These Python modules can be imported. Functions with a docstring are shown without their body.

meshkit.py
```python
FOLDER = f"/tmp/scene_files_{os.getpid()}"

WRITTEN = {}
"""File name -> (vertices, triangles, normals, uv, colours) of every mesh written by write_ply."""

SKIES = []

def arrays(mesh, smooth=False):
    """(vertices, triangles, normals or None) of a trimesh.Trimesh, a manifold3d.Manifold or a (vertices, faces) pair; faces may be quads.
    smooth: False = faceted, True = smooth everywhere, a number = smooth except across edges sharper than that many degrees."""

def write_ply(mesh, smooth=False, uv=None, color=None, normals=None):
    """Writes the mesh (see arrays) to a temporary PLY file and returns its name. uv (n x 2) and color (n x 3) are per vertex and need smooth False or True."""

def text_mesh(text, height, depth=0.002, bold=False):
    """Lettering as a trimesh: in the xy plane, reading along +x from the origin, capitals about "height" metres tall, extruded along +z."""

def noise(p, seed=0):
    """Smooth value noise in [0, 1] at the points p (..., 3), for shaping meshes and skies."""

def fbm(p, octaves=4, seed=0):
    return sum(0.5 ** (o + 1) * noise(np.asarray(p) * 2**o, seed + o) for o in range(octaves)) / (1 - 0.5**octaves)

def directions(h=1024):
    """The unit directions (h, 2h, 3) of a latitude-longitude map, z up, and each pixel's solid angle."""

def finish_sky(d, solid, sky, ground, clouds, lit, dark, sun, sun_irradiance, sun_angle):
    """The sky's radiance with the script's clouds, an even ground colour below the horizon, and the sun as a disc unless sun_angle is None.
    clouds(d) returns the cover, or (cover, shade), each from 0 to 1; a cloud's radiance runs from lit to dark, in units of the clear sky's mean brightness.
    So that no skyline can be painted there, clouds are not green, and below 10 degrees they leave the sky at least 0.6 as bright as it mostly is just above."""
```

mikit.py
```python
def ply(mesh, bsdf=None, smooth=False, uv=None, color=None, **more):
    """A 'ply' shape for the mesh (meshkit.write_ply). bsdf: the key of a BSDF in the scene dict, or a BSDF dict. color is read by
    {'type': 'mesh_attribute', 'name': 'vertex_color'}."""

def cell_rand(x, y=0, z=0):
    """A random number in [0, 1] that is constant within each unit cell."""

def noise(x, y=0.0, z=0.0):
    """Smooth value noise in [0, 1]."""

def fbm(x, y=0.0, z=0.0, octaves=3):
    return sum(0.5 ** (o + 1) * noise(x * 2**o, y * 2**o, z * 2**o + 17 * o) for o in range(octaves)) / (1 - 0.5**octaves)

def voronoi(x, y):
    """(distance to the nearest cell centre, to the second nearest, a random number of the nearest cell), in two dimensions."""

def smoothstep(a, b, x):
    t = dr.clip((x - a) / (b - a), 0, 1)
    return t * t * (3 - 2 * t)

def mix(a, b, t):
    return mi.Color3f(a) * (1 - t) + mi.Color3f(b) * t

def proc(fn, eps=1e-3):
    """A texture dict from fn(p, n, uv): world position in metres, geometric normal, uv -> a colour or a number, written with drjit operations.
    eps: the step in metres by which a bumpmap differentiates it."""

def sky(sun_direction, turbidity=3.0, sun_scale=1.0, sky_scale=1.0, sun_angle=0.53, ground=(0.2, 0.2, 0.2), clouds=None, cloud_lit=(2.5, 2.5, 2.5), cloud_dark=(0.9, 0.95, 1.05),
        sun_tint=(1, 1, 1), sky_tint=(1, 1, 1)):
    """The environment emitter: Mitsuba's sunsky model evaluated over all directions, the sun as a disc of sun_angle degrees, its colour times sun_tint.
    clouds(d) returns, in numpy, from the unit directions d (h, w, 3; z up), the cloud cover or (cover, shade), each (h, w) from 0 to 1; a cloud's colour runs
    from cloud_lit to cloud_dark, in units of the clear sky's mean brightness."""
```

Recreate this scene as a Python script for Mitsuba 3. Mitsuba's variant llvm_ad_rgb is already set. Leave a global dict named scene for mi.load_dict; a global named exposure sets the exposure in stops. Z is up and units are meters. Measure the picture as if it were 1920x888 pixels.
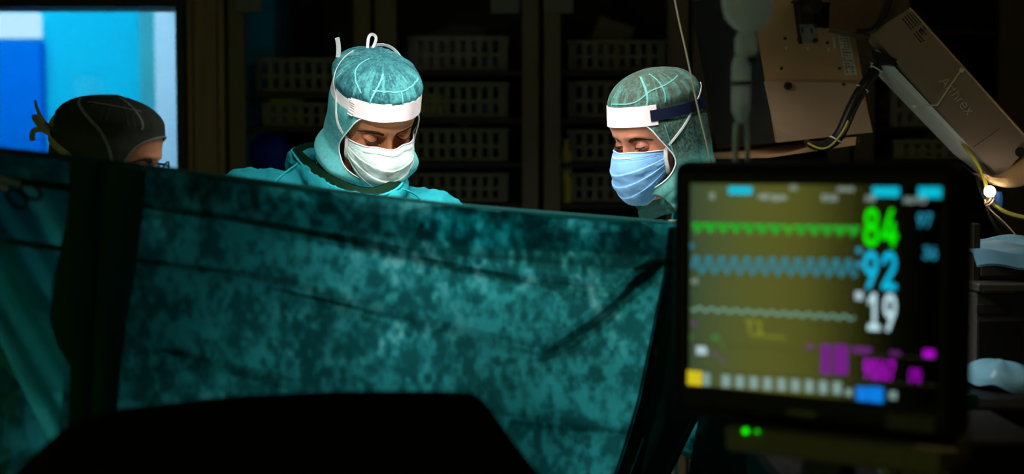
import math
import numpy as np
import trimesh
import manifold3d as m3
import mitsuba as mi
import mikit
import meshkit
from scipy.interpolate import PchipInterpolator
from shapely.geometry import Polygon, box as sbox
from shapely.ops import unary_union

RNG = np.random.default_rng(7)
T4 = mi.ScalarTransform4f
scene, labels = {}, {}

# ------------------------------------------------------------------ camera, lights, exposure
FOC = 960 / math.tan(math.radians(20))          # focal length in pixels of the 1920 px wide frame
TILT = math.atan(144 / FOC)                     # the camera looks 3.1 degrees down
EYE = np.array([0.0, 0.0, 1.5])
FWD = np.array([0, math.cos(TILT), -math.sin(TILT)])
UPV = np.array([0, math.sin(TILT), math.cos(TILT)])
scene['camera'] = {'type': 'thinlens', 'fov': 40.0, 'fov_axis': 'x', 'aperture_radius': 0.0108, 'focus_distance': 2.62,
                   'near_clip': 0.05, 'far_clip': 50.0,
                   'to_world': T4().look_at(origin=EYE.tolist(), target=(EYE + FWD).tolist(), up=[0, 0, 1])}
exposure = 0.0
LAMP_MAIN = 6.4        # surgical lamp over the field
LAMP_SIDE = 4.6
AMBIENT = 0.055         # warm fill from the added ceiling lamp
ADDED_DOOR = 2.4              # added glowing door in the left wall, unseen
NEXT_ROOM = 9.5         # ceiling lamp of the room behind the window


def P(px, py, Y):
    """World point at depth Y on the line of sight of a pixel: used to take measurements from the photograph."""
    d = FWD + (px - 960) / FOC * np.array([1.0, 0, 0]) + (444 - py) / FOC * UPV
    return EYE + d * (Y / d[1])


# ------------------------------------------------------------------ helpers
def rgb(*c):
    return {'type': 'rgb', 'value': [float(x) for x in c]}


def dif(name, c):
    scene[name] = {'type': 'twosided', 'bsdf': {'type': 'diffuse', 'reflectance': rgb(*c)}}


def pri(name, c, rough=0.5, spec=0.5, metal=0.0, **k):
    scene[name] = {'type': 'twosided', 'bsdf': {'type': 'principled', 'base_color': c if isinstance(c, dict) else rgb(*c), 'roughness': rough,
                                                'specular': spec, 'metallic': metal, **k}}


VC = {'type': 'mesh_attribute', 'name': 'vertex_color'}


def put(key, mesh, bsdf, smooth=False, color=None, label=None, cat=None, group=None, kind=None, **more):
    scene[key] = mikit.ply(mesh, bsdf, smooth=smooth, color=color, **more)
    tag(key, label, cat, group, kind)
    return key


def tag(key, label=None, cat=None, group=None, kind=None):
    d = {k: v for k, v in (('label', label), ('category', cat), ('group', group), ('kind', kind)) if v}
    if d:
        labels[key] = {**labels.get(key, {}), **d}


USED = {}


def num(key):
    """key, key_001, key_002 ..."""
    n = USED.get(key, 0)
    USED[key] = n + 1
    return key if n == 0 else f'{key}_{n:03d}'


def V(*a):
    return np.array(a, float)


def unit(v):
    v = np.asarray(v, float)
    return v / np.maximum(np.linalg.norm(v, axis=-1, keepdims=True), 1e-12)


def cat_(ms):
    ms = [m for m in ms if m is not None]
    vs, fs, n = [], [], 0
    for m in ms:
        v, f = (m.vertices, m.faces) if hasattr(m, 'faces') else m
        vs.append(np.asarray(v, float)); fs.append(np.asarray(f) + n); n += len(v)
    return np.vstack(vs), np.vstack(fs)


def xf(mesh, M):
    v, f = (mesh.vertices, mesh.faces) if hasattr(mesh, 'faces') else mesh
    M = np.asarray(M, float)
    v2 = np.asarray(v) @ M[:3, :3].T + M[:3, 3]
    f = np.asarray(f)
    return v2, (f[:, ::-1] if np.linalg.det(M[:3, :3]) < 0 else f)


def frame(origin, x, y=None, z=None):
    """4 x 4 with the given (unit, orthogonal) axes."""
    M = np.eye(4)
    x = unit(x)
    if y is None:
        z = unit(z - np.dot(z, x) * x); y = np.cross(z, x)
    else:
        y = unit(y - np.dot(y, x) * x); z = np.cross(x, y)
    M[:3, 0], M[:3, 1], M[:3, 2], M[:3, 3] = x, y, z, origin
    return M


def bx(x0, x1, y0, y1, z0, z1, ch=0.0):
    """A box, its edges chamfered by ch."""
    if ch <= 0:
        m = trimesh.creation.box(bounds=[[x0, y0, z0], [x1, y1, z1]])
        return np.array(m.vertices), np.array(m.faces)
    pts = []
    for a, A in ((x0, x1), (x1, x0)):
        for b, B in ((y0, y1), (y1, y0)):
            for c, C in ((z0, z1), (z1, z0)):
                sa, sb, sc = np.sign(A - a), np.sign(B - b), np.sign(C - c)
                pts += [(a + sa * ch, b, c), (a, b + sb * ch, c), (a, b, c + sc * ch)]
                pts[-3] = (a + sa * ch, b + sb * ch, c); pts[-2] = (a, b + sb * ch, c + sc * ch); pts[-1] = (a + sa * ch, b, c + sc * ch)
    m = trimesh.convex.convex_hull(np.array(pts))
    return np.array(m.vertices), np.array(m.faces)


def rbox(x0, x1, y0, y1, z0, z1, r, n=16):
    s = m3.Manifold.sphere(r, n)
    m = m3.Manifold.batch_hull([s.translate((a, b, c)) for a in (x0 + r, x1 - r) for b in (y0 + r, y1 - r) for c in (z0 + r, z1 - r)])
    k = m.to_mesh()
    return np.array(k.vert_properties[:, :3], float), np.array(k.tri_verts)


def extr(poly, h):
    """shapely polygon -> prism along z from 0 to h."""
    ms = [trimesh.creation.extrude_polygon(g, h, engine='earcut') for g in getattr(poly, 'geoms', [poly])]
    return cat_(ms)


def cyl(p0, p1, r0, r1=None, n=20):
    return tube([p0, p1], [r0, r0 if r1 is None else r1], n)


def curve(pts, n):
    """Smooth curve through the points."""
    pts = np.asarray(pts, float)
    t = np.r_[0, np.cumsum(np.linalg.norm(np.diff(pts, axis=0), axis=1))]
    from scipy.interpolate import CubicSpline
    return CubicSpline(t, pts)(np.linspace(0, t[-1], n))


def frames(p):
    p = np.asarray(p, float)
    t = unit(np.gradient(p, axis=0))
    a = np.cross(t[0], [0, 0, 1.0])
    if np.linalg.norm(a) < 1e-3:
        a = np.cross(t[0], [1.0, 0, 0])
    a = unit(a)
    out = []
    for k in range(len(p)):
        a = unit(a - np.dot(a, t[k]) * t[k])
        out.append(a)
    a = np.array(out)
    return t, a, np.cross(t, a)


def sweep(p, sec_a, sec_b, A, B, closed_sec=True):
    """Sections (n x m offsets along A and B) along p, capped at both ends."""
    n, m = len(p), sec_a.shape[1]
    v = p[:, None] + sec_a[..., None] * A[:, None] + sec_b[..., None] * B[:, None]
    v = v.reshape(-1, 3)
    i = np.arange(n - 1)[:, None] * m
    j = np.arange(m)[None]
    a, b, c, d = i + j, i + (j + 1) % m, i + m + (j + 1) % m, i + m + j
    f = np.concatenate([np.stack([a, b, c], -1).reshape(-1, 3), np.stack([a, c, d], -1).reshape(-1, 3)])
    k = len(v)
    v = np.vstack([v, p[0], p[-1]])
    j = np.arange(m)
    f = np.vstack([f, np.stack([(j + 1) % m, j, j * 0 + k], 1), np.stack([(n - 1) * m + j, (n - 1) * m + (j + 1) % m, j * 0 + k + 1], 1)])
    return v, f


def tube(p, r, n=8):
    p = np.asarray(p, float)
    r = np.broadcast_to(np.asarray(r, float), (len(p),))
    t, A, B = frames(p)
    ang = np.arange(n) / n * 2 * np.pi
    return sweep(p, r[:, None] * np.cos(ang), r[:, None] * np.sin(ang), A, B)


def ring(c, axis, R, r, n=40, m=10, squash=1.0, a0=None):
    """Torus."""
    axis = unit(axis)
    a = unit(np.cross(axis, [0, 0, 1.0]) if a0 is None else a0)
    b = np.cross(axis, a)
    t = np.linspace(0, 2 * np.pi, n + 1)
    p = c + R * np.cos(t)[:, None] * a + R * squash * np.sin(t)[:, None] * b
    return tube(p, r, m)


def ribbon(p, N, w, th):
    """Flat strip: p (n x 3), surface normals N, width w, thickness th."""
    p = np.asarray(p, float)
    t = unit(np.gradient(p, axis=0))
    N = unit(np.broadcast_to(N, p.shape))
    B = unit(np.cross(N, t))
    N = np.cross(t, B)
    w = np.broadcast_to(np.asarray(w, float), (len(p),))[:, None] / 2
    o = np.ones((len(p), 1))
    sa = np.hstack([-w, w, w, -w])
    sb = np.hstack([o * 0, o * 0, o * th, o * th])
    return sweep(p, sa, sb, B, N)


def lathe(prof, n=28):
    """(radius, z) profile turned about z."""
    prof = np.asarray(prof, float)
    a = np.arange(n) / n * 2 * np.pi
    v = np.stack([prof[:, :1] * np.cos(a), prof[:, :1] * np.sin(a), np.repeat(prof[:, 1:], n, 1)], -1).reshape(-1, 3)
    m, i, j = n, np.arange(len(prof) - 1)[:, None] * n, np.arange(n)[None]
    A, Bq, C, D = i + j, i + (j + 1) % m, i + m + (j + 1) % m, i + m + j
    f = np.concatenate([np.stack([A, Bq, C], -1).reshape(-1, 3), np.stack([A, C, D], -1).reshape(-1, 3)])
    return v, f


def gridmesh(pts):
    """(n, m, 3) grid of points -> mesh."""
    n, m = pts.shape[:2]
    i, j = np.arange(n - 1)[:, None] * m, np.arange(m - 1)[None]
    a, b, c, d = i + j, i + j + 1, i + m + j + 1, i + m + j
    f = np.concatenate([np.stack([a, b, c], -1).reshape(-1, 3), np.stack([a, c, d], -1).reshape(-1, 3)])
    return pts.reshape(-1, 3), f


def clip(v, f, val, extra=None):
    """Keeps the part of the mesh where val > 0, cutting triangles along val = 0."""
    v = list(map(np.asarray, (v,)))[0]
    cols = [v] + ([extra] if extra is not None else [])
    data = np.hstack(cols)
    keep = val > 0
    k = keep[f].sum(1)
    full = f[k == 3]
    new, nf, cache = [], [], {}

    def cut(a, b):
        key = (min(a, b), max(a, b))
        if key not in cache:
            t = val[a] / (val[a] - val[b])
            cache[key] = len(data) + len(new)
            new.append(data[a] * (1 - t) + data[b] * t)
        return cache[key]
    for tri in f[(k == 1) | (k == 2)]:
        s = keep[tri]
        if s.sum() == 1:
            r = int(np.argmax(s)); a, b, c = tri[r], tri[(r + 1) % 3], tri[(r + 2) % 3]
            nf.append((a, cut(a, b), cut(a, c)))
        else:
            r = int(np.argmin(s)); a, b, c = tri[r], tri[(r + 1) % 3], tri[(r + 2) % 3]
            x, y = cut(a, b), cut(a, c)
            nf += [(x, b, c), (x, c, y)]
    data = np.vstack([data] + ([np.array(new)] if new else []))
    f = np.vstack([full] + ([np.array(nf)] if nf else []))
    used, inv = np.unique(f, return_inverse=True)
    data = data[used]
    return data[:, :3], inv.reshape(-1, 3), data[:, 3:]


def sm(a, b, x):
    t = np.clip((x - a) / (b - a), 0, 1)
    return t * t * (3 - 2 * t)


def gs(x, s):
    return np.exp(-(x / s) ** 2)


def fbm(p, s, o=3, seed=0):
    return meshkit.fbm(np.asarray(p) * s, o, seed)


def hull(pairs, n=18):
    """Union of hulls of sphere pairs [(p, r, q, s), ...]."""
    out = []
    for p, r, q, s in pairs:
        out.append(m3.Manifold.batch_hull([m3.Manifold.sphere(r, n).translate(tuple(p)), m3.Manifold.sphere(s, n).translate(tuple(q))]))
    return m3.Manifold.batch_boolean(out, m3.OpType.Add)


def man_arrays(m):
    k = m.to_mesh()
    return np.array(k.vert_properties[:, :3], float), np.array(k.tri_verts)


def smoothed(man, edge, it=12):
    v, f = man_arrays(man.refine_to_length(edge))
    t = trimesh.Trimesh(v, f, process=True)
    trimesh.smoothing.filter_taubin(t, lamb=0.5, nu=0.52, iterations=it)
    return np.array(t.vertices), np.array(t.faces)


def text(s, h, depth=0.0006, bold=False, sx=1.0):
    m = meshkit.text_mesh(s, h, depth, bold)
    v = np.array(m.vertices); v[:, 0] *= sx
    return v, np.array(m.faces)


# ------------------------------------------------------------------ materials
dif('m_wall', (0.20, 0.17, 0.10))
dif('m_ceiling', (0.16, 0.15, 0.12))
pri('m_floor', (0.10, 0.11, 0.11), 0.35)
pri('m_frame_dark', (0.02, 0.02, 0.018), 0.5)
pri('m_wood', {'type': 'ref', 'id': 't_wood'}, 0.5)
scene['t_wood'] = mikit.proc(lambda p, n, uv: mikit.mix((0.30, 0.19, 0.085), (0.40, 0.27, 0.13), mikit.noise(p.x * 90, p.y * 90, p.z * 3)))
pri('m_cabinet', (0.025, 0.022, 0.014), 0.6)
pri('m_stile', (0.18, 0.14, 0.075), 0.45)
pri('m_basket', (0.20, 0.19, 0.13), 0.6)
pri('m_carton', (0.16, 0.13, 0.085), 0.8)
pri('m_yellow', (0.80, 0.72, 0.05), 0.6)
pri('m_bluecloth', (0.01, 0.08, 0.80), 0.8)
pri('m_bluebox', (0.03, 0.13, 0.4), 0.6)
pri('m_plate', (0.22, 0.22, 0.18), 0.6)
scene['m_pane'] = {'type': 'thindielectric', 'int_ior': 1.07}
dif('m_cyan', (0.005, 0.50, 0.78))
dif('m_blue', (0.0, 0.15, 0.72))
dif('m_teal_strip', (0.04, 0.37, 0.46))
dif('m_pale', (0.42, 0.72, 0.88))
pri('m_skin', VC, 0.5, 0.4)
pri('m_cloth', VC, 0.85, 0.2, sheen=0.3)
pri('m_white', (0.82, 0.80, 0.80), 0.6, 0.3)
pri('m_foam', (0.86, 0.80, 0.82), 0.8, 0.2)
pri('m_tie', (0.78, 0.82, 0.84), 0.7, 0.2)
pri('m_navy', (0.004, 0.007, 0.03), 0.8, 0.2)
pri('m_hair', (0.02, 0.012, 0.008), 0.6, 0.3)
pri('m_brow', (0.06, 0.028, 0.015), 0.7, 0.2)
pri('m_eye', VC, 0.1, 0.5)
pri('m_glasses', (0.02, 0.015, 0.015), 0.3, 0.5)
pri('m_glove', (0.75, 0.72, 0.62), 0.4, 0.5)
pri('m_trouser', (0.02, 0.12, 0.12), 0.85, 0.2)
pri('m_shoe', (0.6, 0.6, 0.6), 0.6)
pri('m_darkcollar', (0.001, 0.015, 0.006), 0.85, 0.1)
scene['m_drape'] = {'type': 'principledthin', 'base_color': VC, 'roughness': 0.8, 'spec_trans': 0.0, 'diff_trans': 1.55}
dif('m_fold_shade', (.008, .06, .06))
pri('m_seam', (.13, .45, .46), .8, .2)
pri('m_seam2', (.12, .36, .32), .8, .2)
pri('m_seam3', (.16, .20, .17), .8, .2)
pri('m_band_tie', (.36, .35, .26), .8, .2)
dif('m_sheet', (.02, .13, .13))
dif('m_bounce_gauze', (.95, .50, .30))
pri('m_gownseam', (0.02, 0.38, 0.41), .8, .2)
pri('m_black', (0.006, 0.006, 0.0055), 0.55, 0.25)
pri('m_blackcloth', (0.005, 0.006, 0.0055), 0.9, 0.1)
pri('m_monitor', (0.006, 0.006, 0.006), 0.5, 0.12)
pri('m_olive', (0.11, 0.10, 0.05), 0.6)
pri('m_olivedim', (.03, .03, .022), .6)
pri('m_line', (.13, .14, .085), .5)
pri('m_darkarm', (.10, .06, .035), .5)
pri('m_gownlit', (.02, .42, .45), .8)
pri('m_beige', (0.60, 0.36, 0.175), 0.45)
pri('m_beige_dark', (0.035, 0.026, 0.014), 0.5)
pri('m_beige_low', (0.56, 0.37, 0.22), 0.45)
pri('m_housing', (0.16, 0.16, 0.16), 0.4)
pri('m_basket_lit', (0.45, 0.43, 0.32), 0.6)  # lit copy of the basket colour, for brighter light behind the boom
pri('m_arm', (0.25, 0.185, 0.14), 0.4)
pri('m_armwhite', (0.86, 0.84, 0.80), 0.4)
pri('m_metal', (0.50, 0.52, 0.46), 0.4, 0.5, 0.6)
pri('m_darkmetal', (0.05, 0.03, 0.02), 0.4, 0.5)
pri('m_print', (0.03, 0.02, 0.015), 0.7)
pri('m_printpale', (0.50, 0.41, 0.32), 0.6)
pri('m_sticker', (0.70, 0.62, 0.50), 0.6)
pri('m_cable_black', (0.012, 0.011, 0.010), 0.4)
pri('m_cable_yellow', (0.55, 0.45, 0.05), 0.4)
pri('m_cable_pink', (0.60, 0.33, 0.24), 0.5)
pri('m_greybox', (0.065, 0.062, 0.055), 0.5)
pri('m_paper', (0.16, 0.40, 0.58), 0.7)
pri('m_plastic_blue', (0.22, 0.50, 0.66), 0.3)
pri('m_red', (0.25, 0.01, 0.01), 0.4)
pri('m_control', (0.022, 0.022, 0.020), 0.6, .2)
pri('m_strip1', (.66, .80, .77), .7, .2)
pri('m_tube', (0.50, 0.62, 0.62), 0.2, 0.6)
scene['m_clear'] = {'type': 'thindielectric', 'int_ior': 1.45}
scene['m_frost'] = {'type': 'principledthin', 'base_color': rgb(0.85, 0.88, 0.86), 'roughness': 0.2, 'spec_trans': 0.30, 'diff_trans': 1.0, 'eta': 1.45}
scene['m_screen'] = {'type': 'roughplastic', 'diffuse_reflectance': rgb(0.004, 0.004, 0.003), 'alpha': 0.022, 'int_ior': 1.5}


# ------------------------------------------------------------------ the setting
YW = 4.05
wx1, wz1 = P(334, 100, YW)[0], P(200, 14, YW)[2]
wx0, wz0 = -2.45, 0.95


def struct(key, mesh, bsdf, **k):
    put(key, mesh, bsdf, kind='structure', **k)


struct('floor', bx(-4.3, 2.75, -2.7, 6.7, -0.1, 0), 'm_floor')
struct('ceiling', bx(-2.75, 2.75, -2.7, 4.75, 2.8, 2.9), 'm_ceiling')
struct('wall_left', bx(-2.75, -2.6, -2.7, 4.2, 0, 2.8), 'm_wall')
struct('wall_right', bx(2.6, 2.75, -2.7, 4.75, 0, 2.8), 'm_wall')
struct('wall_behind', bx(-2.6, 2.6, -2.7, -2.55, 0, 2.8), 'm_wall')
struct('wall_back', bx(-0.8, 2.6, 4.5, 4.65, 0, 2.8), 'm_wall')
struct('wall_window', cat_([bx(-2.6, wx0, YW, YW + .12, 0, 2.8), bx(wx1, -0.79, YW, YW + .12, 0, 2.8),
                            bx(wx0, wx1, YW, YW + .12, 0, wz0), bx(wx0, wx1, YW, YW + .12, wz1, 2.8)]), 'm_wall')
# dark metal frame around the window, its pane, and the boards beside it
struct('window_1', bx(wx0 + .002, wx1 - .002, YW + .055, YW + .062, wz0 + .002, wz1 - .002), 'm_pane')
f_ = .022
struct('window_1__window_frame', cat_([bx(wx1 - .002, wx1 + f_, YW - .02, YW + .05, wz0 - f_, wz1 + .08), bx(wx0 - f_, wx0 + .002, YW - .02, YW + .05, wz0 - f_, wz1 + .08),
                         bx(wx0, wx1, YW - .02, YW + .05, wz1, wz1 + .08), bx(wx0, wx1, YW - .03, YW + .05, wz0 - f_, wz0)]), 'm_frame_dark')
for n, (a, b, d) in enumerate([(350, 362, .012), (364, 409, .02), (411, 424, .03)]):
    struct(f'trim_{n + 1}', bx(P(a, 0, YW)[0], P(b, 0, YW)[0], YW - d, YW, 0, 2.6, .003), 'm_wood')

# the lit room behind the window
struct('wall_far', bx(-4.3, -0.8, 6.5, 6.6, 0, 2.8), 'm_cyan')
struct('wall_far_left', bx(-4.3, -4.2, 4.2, 6.5, 0, 2.8), 'm_pale')
struct('wall_far_right', bx(-0.79, -0.7, 4.17, 6.6, 0, 2.8), 'm_cyan')
struct('ceiling_far', bx(-4.3, -0.7, 4.2, 6.6, 2.8, 2.9), 'm_pale')
put('wall_far__panel', bx(P(262, 0, 6.48)[0], P(294, 0, 6.48)[0], 6.46, 6.5, 0, 2.6), 'm_teal_strip', label='teal strip of wall')
put('wall_far__panel_001', bx(P(293, 0, 6.4)[0], P(352, 0, 6.4)[0], 6.36, 6.5, 0, 2.7), 'm_pale', label='pale upright post')
struct('door_1', bx(P(-260, 0, 6.45)[0], P(76, 0, 6.45)[0], 6.44, 6.5, 0, P(0, 78, 6.45)[2], .004), 'm_blue')
put('door_1__handle', cat_([cyl(P(48, 420, 6.40), P(48, 520, 6.40), .012), cyl(P(48, 430, 6.40), P(48, 430, 6.45), .008), cyl(P(48, 510, 6.40), P(48, 510, 6.45), .008)]), 'm_white')
a, b = P(-200, 24, 6.44), P(72, 70, 6.44)
put('light_panel', bx(a[0], b[0], 6.43, 6.5, b[2], a[2], .004), 'm_print', label='bright white lit panel above the blue door, seen through the window', cat='light panel',
    emitter={'type': 'area', 'radiance': rgb(0.45, 0.78, 0.96)})
put('ceiling_lamp', bx(-3.0, -1.5, 4.9, 5.7, 2.75, 2.8), 'm_white', label='rectangular ceiling lamp in the lit room behind the window', cat='lamp',
    emitter={'type': 'area', 'radiance': rgb(NEXT_ROOM * .93, NEXT_ROOM, NEXT_ROOM * 1.04)})

# added unseen glowing door in the left wall, reflected as haze in the screen
struct('added_door_2', cat_([bx(-2.6, -2.56, -.90, -.80, 0, 2.1), bx(-2.6, -2.56, .0, .10, 0, 2.1), bx(-2.6, -2.56, -.8, 0, 2.0, 2.1), bx(-2.6, -2.565, -.8, 0, 0, .45)]), 'm_stile')
put('added_door_2__pane', bx(-2.590, -2.575, -.66, -.17, .45, 2.0), 'm_white', emitter={'type': 'area', 'radiance': rgb(*[ADDED_DOOR * c for c in (.95, 1.02, .17)]), 'sampling_weight': .6})
put('added_door_2__pane_001', bx(-2.590, -2.575, -.15, .0, .45, 2.0), 'm_white', emitter={'type': 'area', 'radiance': rgb(*[ADDED_DOOR * c for c in (.42, .95, .55)]), 'sampling_weight': .4})

# ------------------------------------------------------------------ supply cabinets
XS = lambda px: P(px, 300, 4.0)[0]


def cabinet(px0, px1, st0, st1, shelf_rows, label):
    k = num('supply_cabinet')
    tag(k, label, 'cabinet')
    x0, x1 = XS(px0), XS(px1)
    put(k + '__carcass', cat_([bx(x0, x0 + .016, 4.03, 4.46, .08, 2.4), bx(x1 - .016, x1, 4.03, 4.46, .08, 2.4), bx(x0 + .016, x1 - .016, 4.44, 4.46, .08, 2.4),
                               bx(x0 + .016, x1 - .016, 4.03, 4.44, 2.38, 2.4), bx(x0 + .016, x1 - .016, 4.03, 4.44, .08, .10), bx(x0, x1, 4.06, 4.46, 0, .08)]), 'm_cabinet')
    for z in shelf_rows:
        put(num(k + '__shelf'), bx(x0 + .017, x1 - .017, 4.045, 4.435, z - .016, z, .002), 'm_cabinet')
    d = k + '__door'
    put(d, cat_([bx(x0 + .002, x1 - .002, 4.0, 4.025, 2.28, 2.39, .003), bx(x0 + .002, x1 - .002, 4.0, 4.025, .10, .2, .003)]), 'm_stile')
    sa, sb = XS(st0), XS(st1)
    put(d + '__stile', bx(x0 + .002, sa, 4.0, 4.026, .2, 2.28, .004), 'm_stile')
    put(d + '__stile_001', bx(sb, x1 - .002, 4.0, 4.026, .2, 2.28, .004), 'm_stile')
    put(d + '__pane', bx(sa, sb, 4.010, 4.014, .2, 2.28), 'm_pane')
    return k, x0, x1


def zrow(py):
    return P(960, py, 4.1)[2]


R_A = [zrow(p) for p in (175, 238, 316, 400)]
R_B = [zrow(p) for p in (134, 222, 304, 380, 470)]
R_D = [zrow(p) for p in (60, 238, 300, 400)]
cab_a = cabinet(428, 698, 462, 664, R_A, 'tall dark cabinet with glass door left of the left surgeon, nearest the window')
cab_b = cabinet(702, 1012, 745, 978, R_B, 'tall dark glass-door cabinet between the two standing surgeons, with four open baskets in a column')
cab_c = cabinet(1018, 1292, 1052, 1250, R_B, 'tall dark glass-door cabinet behind the right surgeon, a tilted carton on its top basket')
cab_e = cabinet(1296, 1596, 1338, 1552, R_D, 'tall dark glass-door cabinet behind the beige hanging display')
cab_d = cabinet(1600, 1922, 1640, 1870, R_D, 'tall dark glass-door cabinet behind the slanting ceiling arm')
for k, a, b, y in ((cab_a[0], 441, 490, 22), (cab_b[0], 920, 974, 25), (cab_c[0], 1020, 1075, 25)):
    q = P(a, y, 3.995)
    put(k + '__door__label_plate', bx(q[0], P(b, 0, 3.995)[0], 3.992, 3.999, q[2], q[2] + .08, .002), 'm_plate', label='pale label plate at the top')


def basket(px0, px1, py0, py1, label, mat='m_basket', group=None):
    """Open storage basket with two rows of upright slots in every side."""
    k = num('storage_basket')
    tag(k, label, 'basket', group)
    x0, x1, z1, z0 = P(px0, 0, 4.09)[0], P(px1, 0, 4.09)[0], P(960, py0, 4.09)[2], P(960, py1, 4.09)[2]
    dep = .26

    def wall(w, h):
        g = sbox(0, 0, w, h)
        pitch = .031; n = int((w - .02) / pitch); off = (w - n * pitch) / 2
        slots = []
        for i in range(n):
            a = off + i * pitch + .008
            slots += [sbox(a, h * .52, a + .015, h * .86), sbox(a, h * .12, a + .015, h * .40)]
        return extr(g.difference(unary_union(slots)), .003)
    h = z1 - z0
    fr = xf(wall(x1 - x0, h), frame((x0, 4.093, z0), (1, 0, 0), z=(0, -1, 0)))
    put(k + '__front', fr, mat)
    bk = xf(wall(x1 - x0, h), frame((x0, 4.09 + dep, z0), (1, 0, 0), z=(0, -1, 0)))
    sd = wall(dep - .006, h)
    s1 = xf(sd, frame((x0, 4.094, z0), (0, 1, 0), z=(1, 0, 0))); s2 = xf(sd, frame((x1 - .003, 4.094, z0), (0, 1, 0), z=(1, 0, 0)))
    put(k + '__body', cat_([bk, s1, s2, bx(x0 + .003, x1 - .003, 4.094, 4.09 + dep - .004, z0 + .001, z0 + .004)]), mat)
    put(k + '__rim', cat_([bx(x0 - .004, x1 + .004, 4.084, 4.0895, z1 - .012, z1, .001), bx(x0 - .004, x1 + .004, 4.0905 + dep, 4.096 + dep, z1 - .012, z1, .001)]), mat)
    return x0, x1, z0, z1


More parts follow.
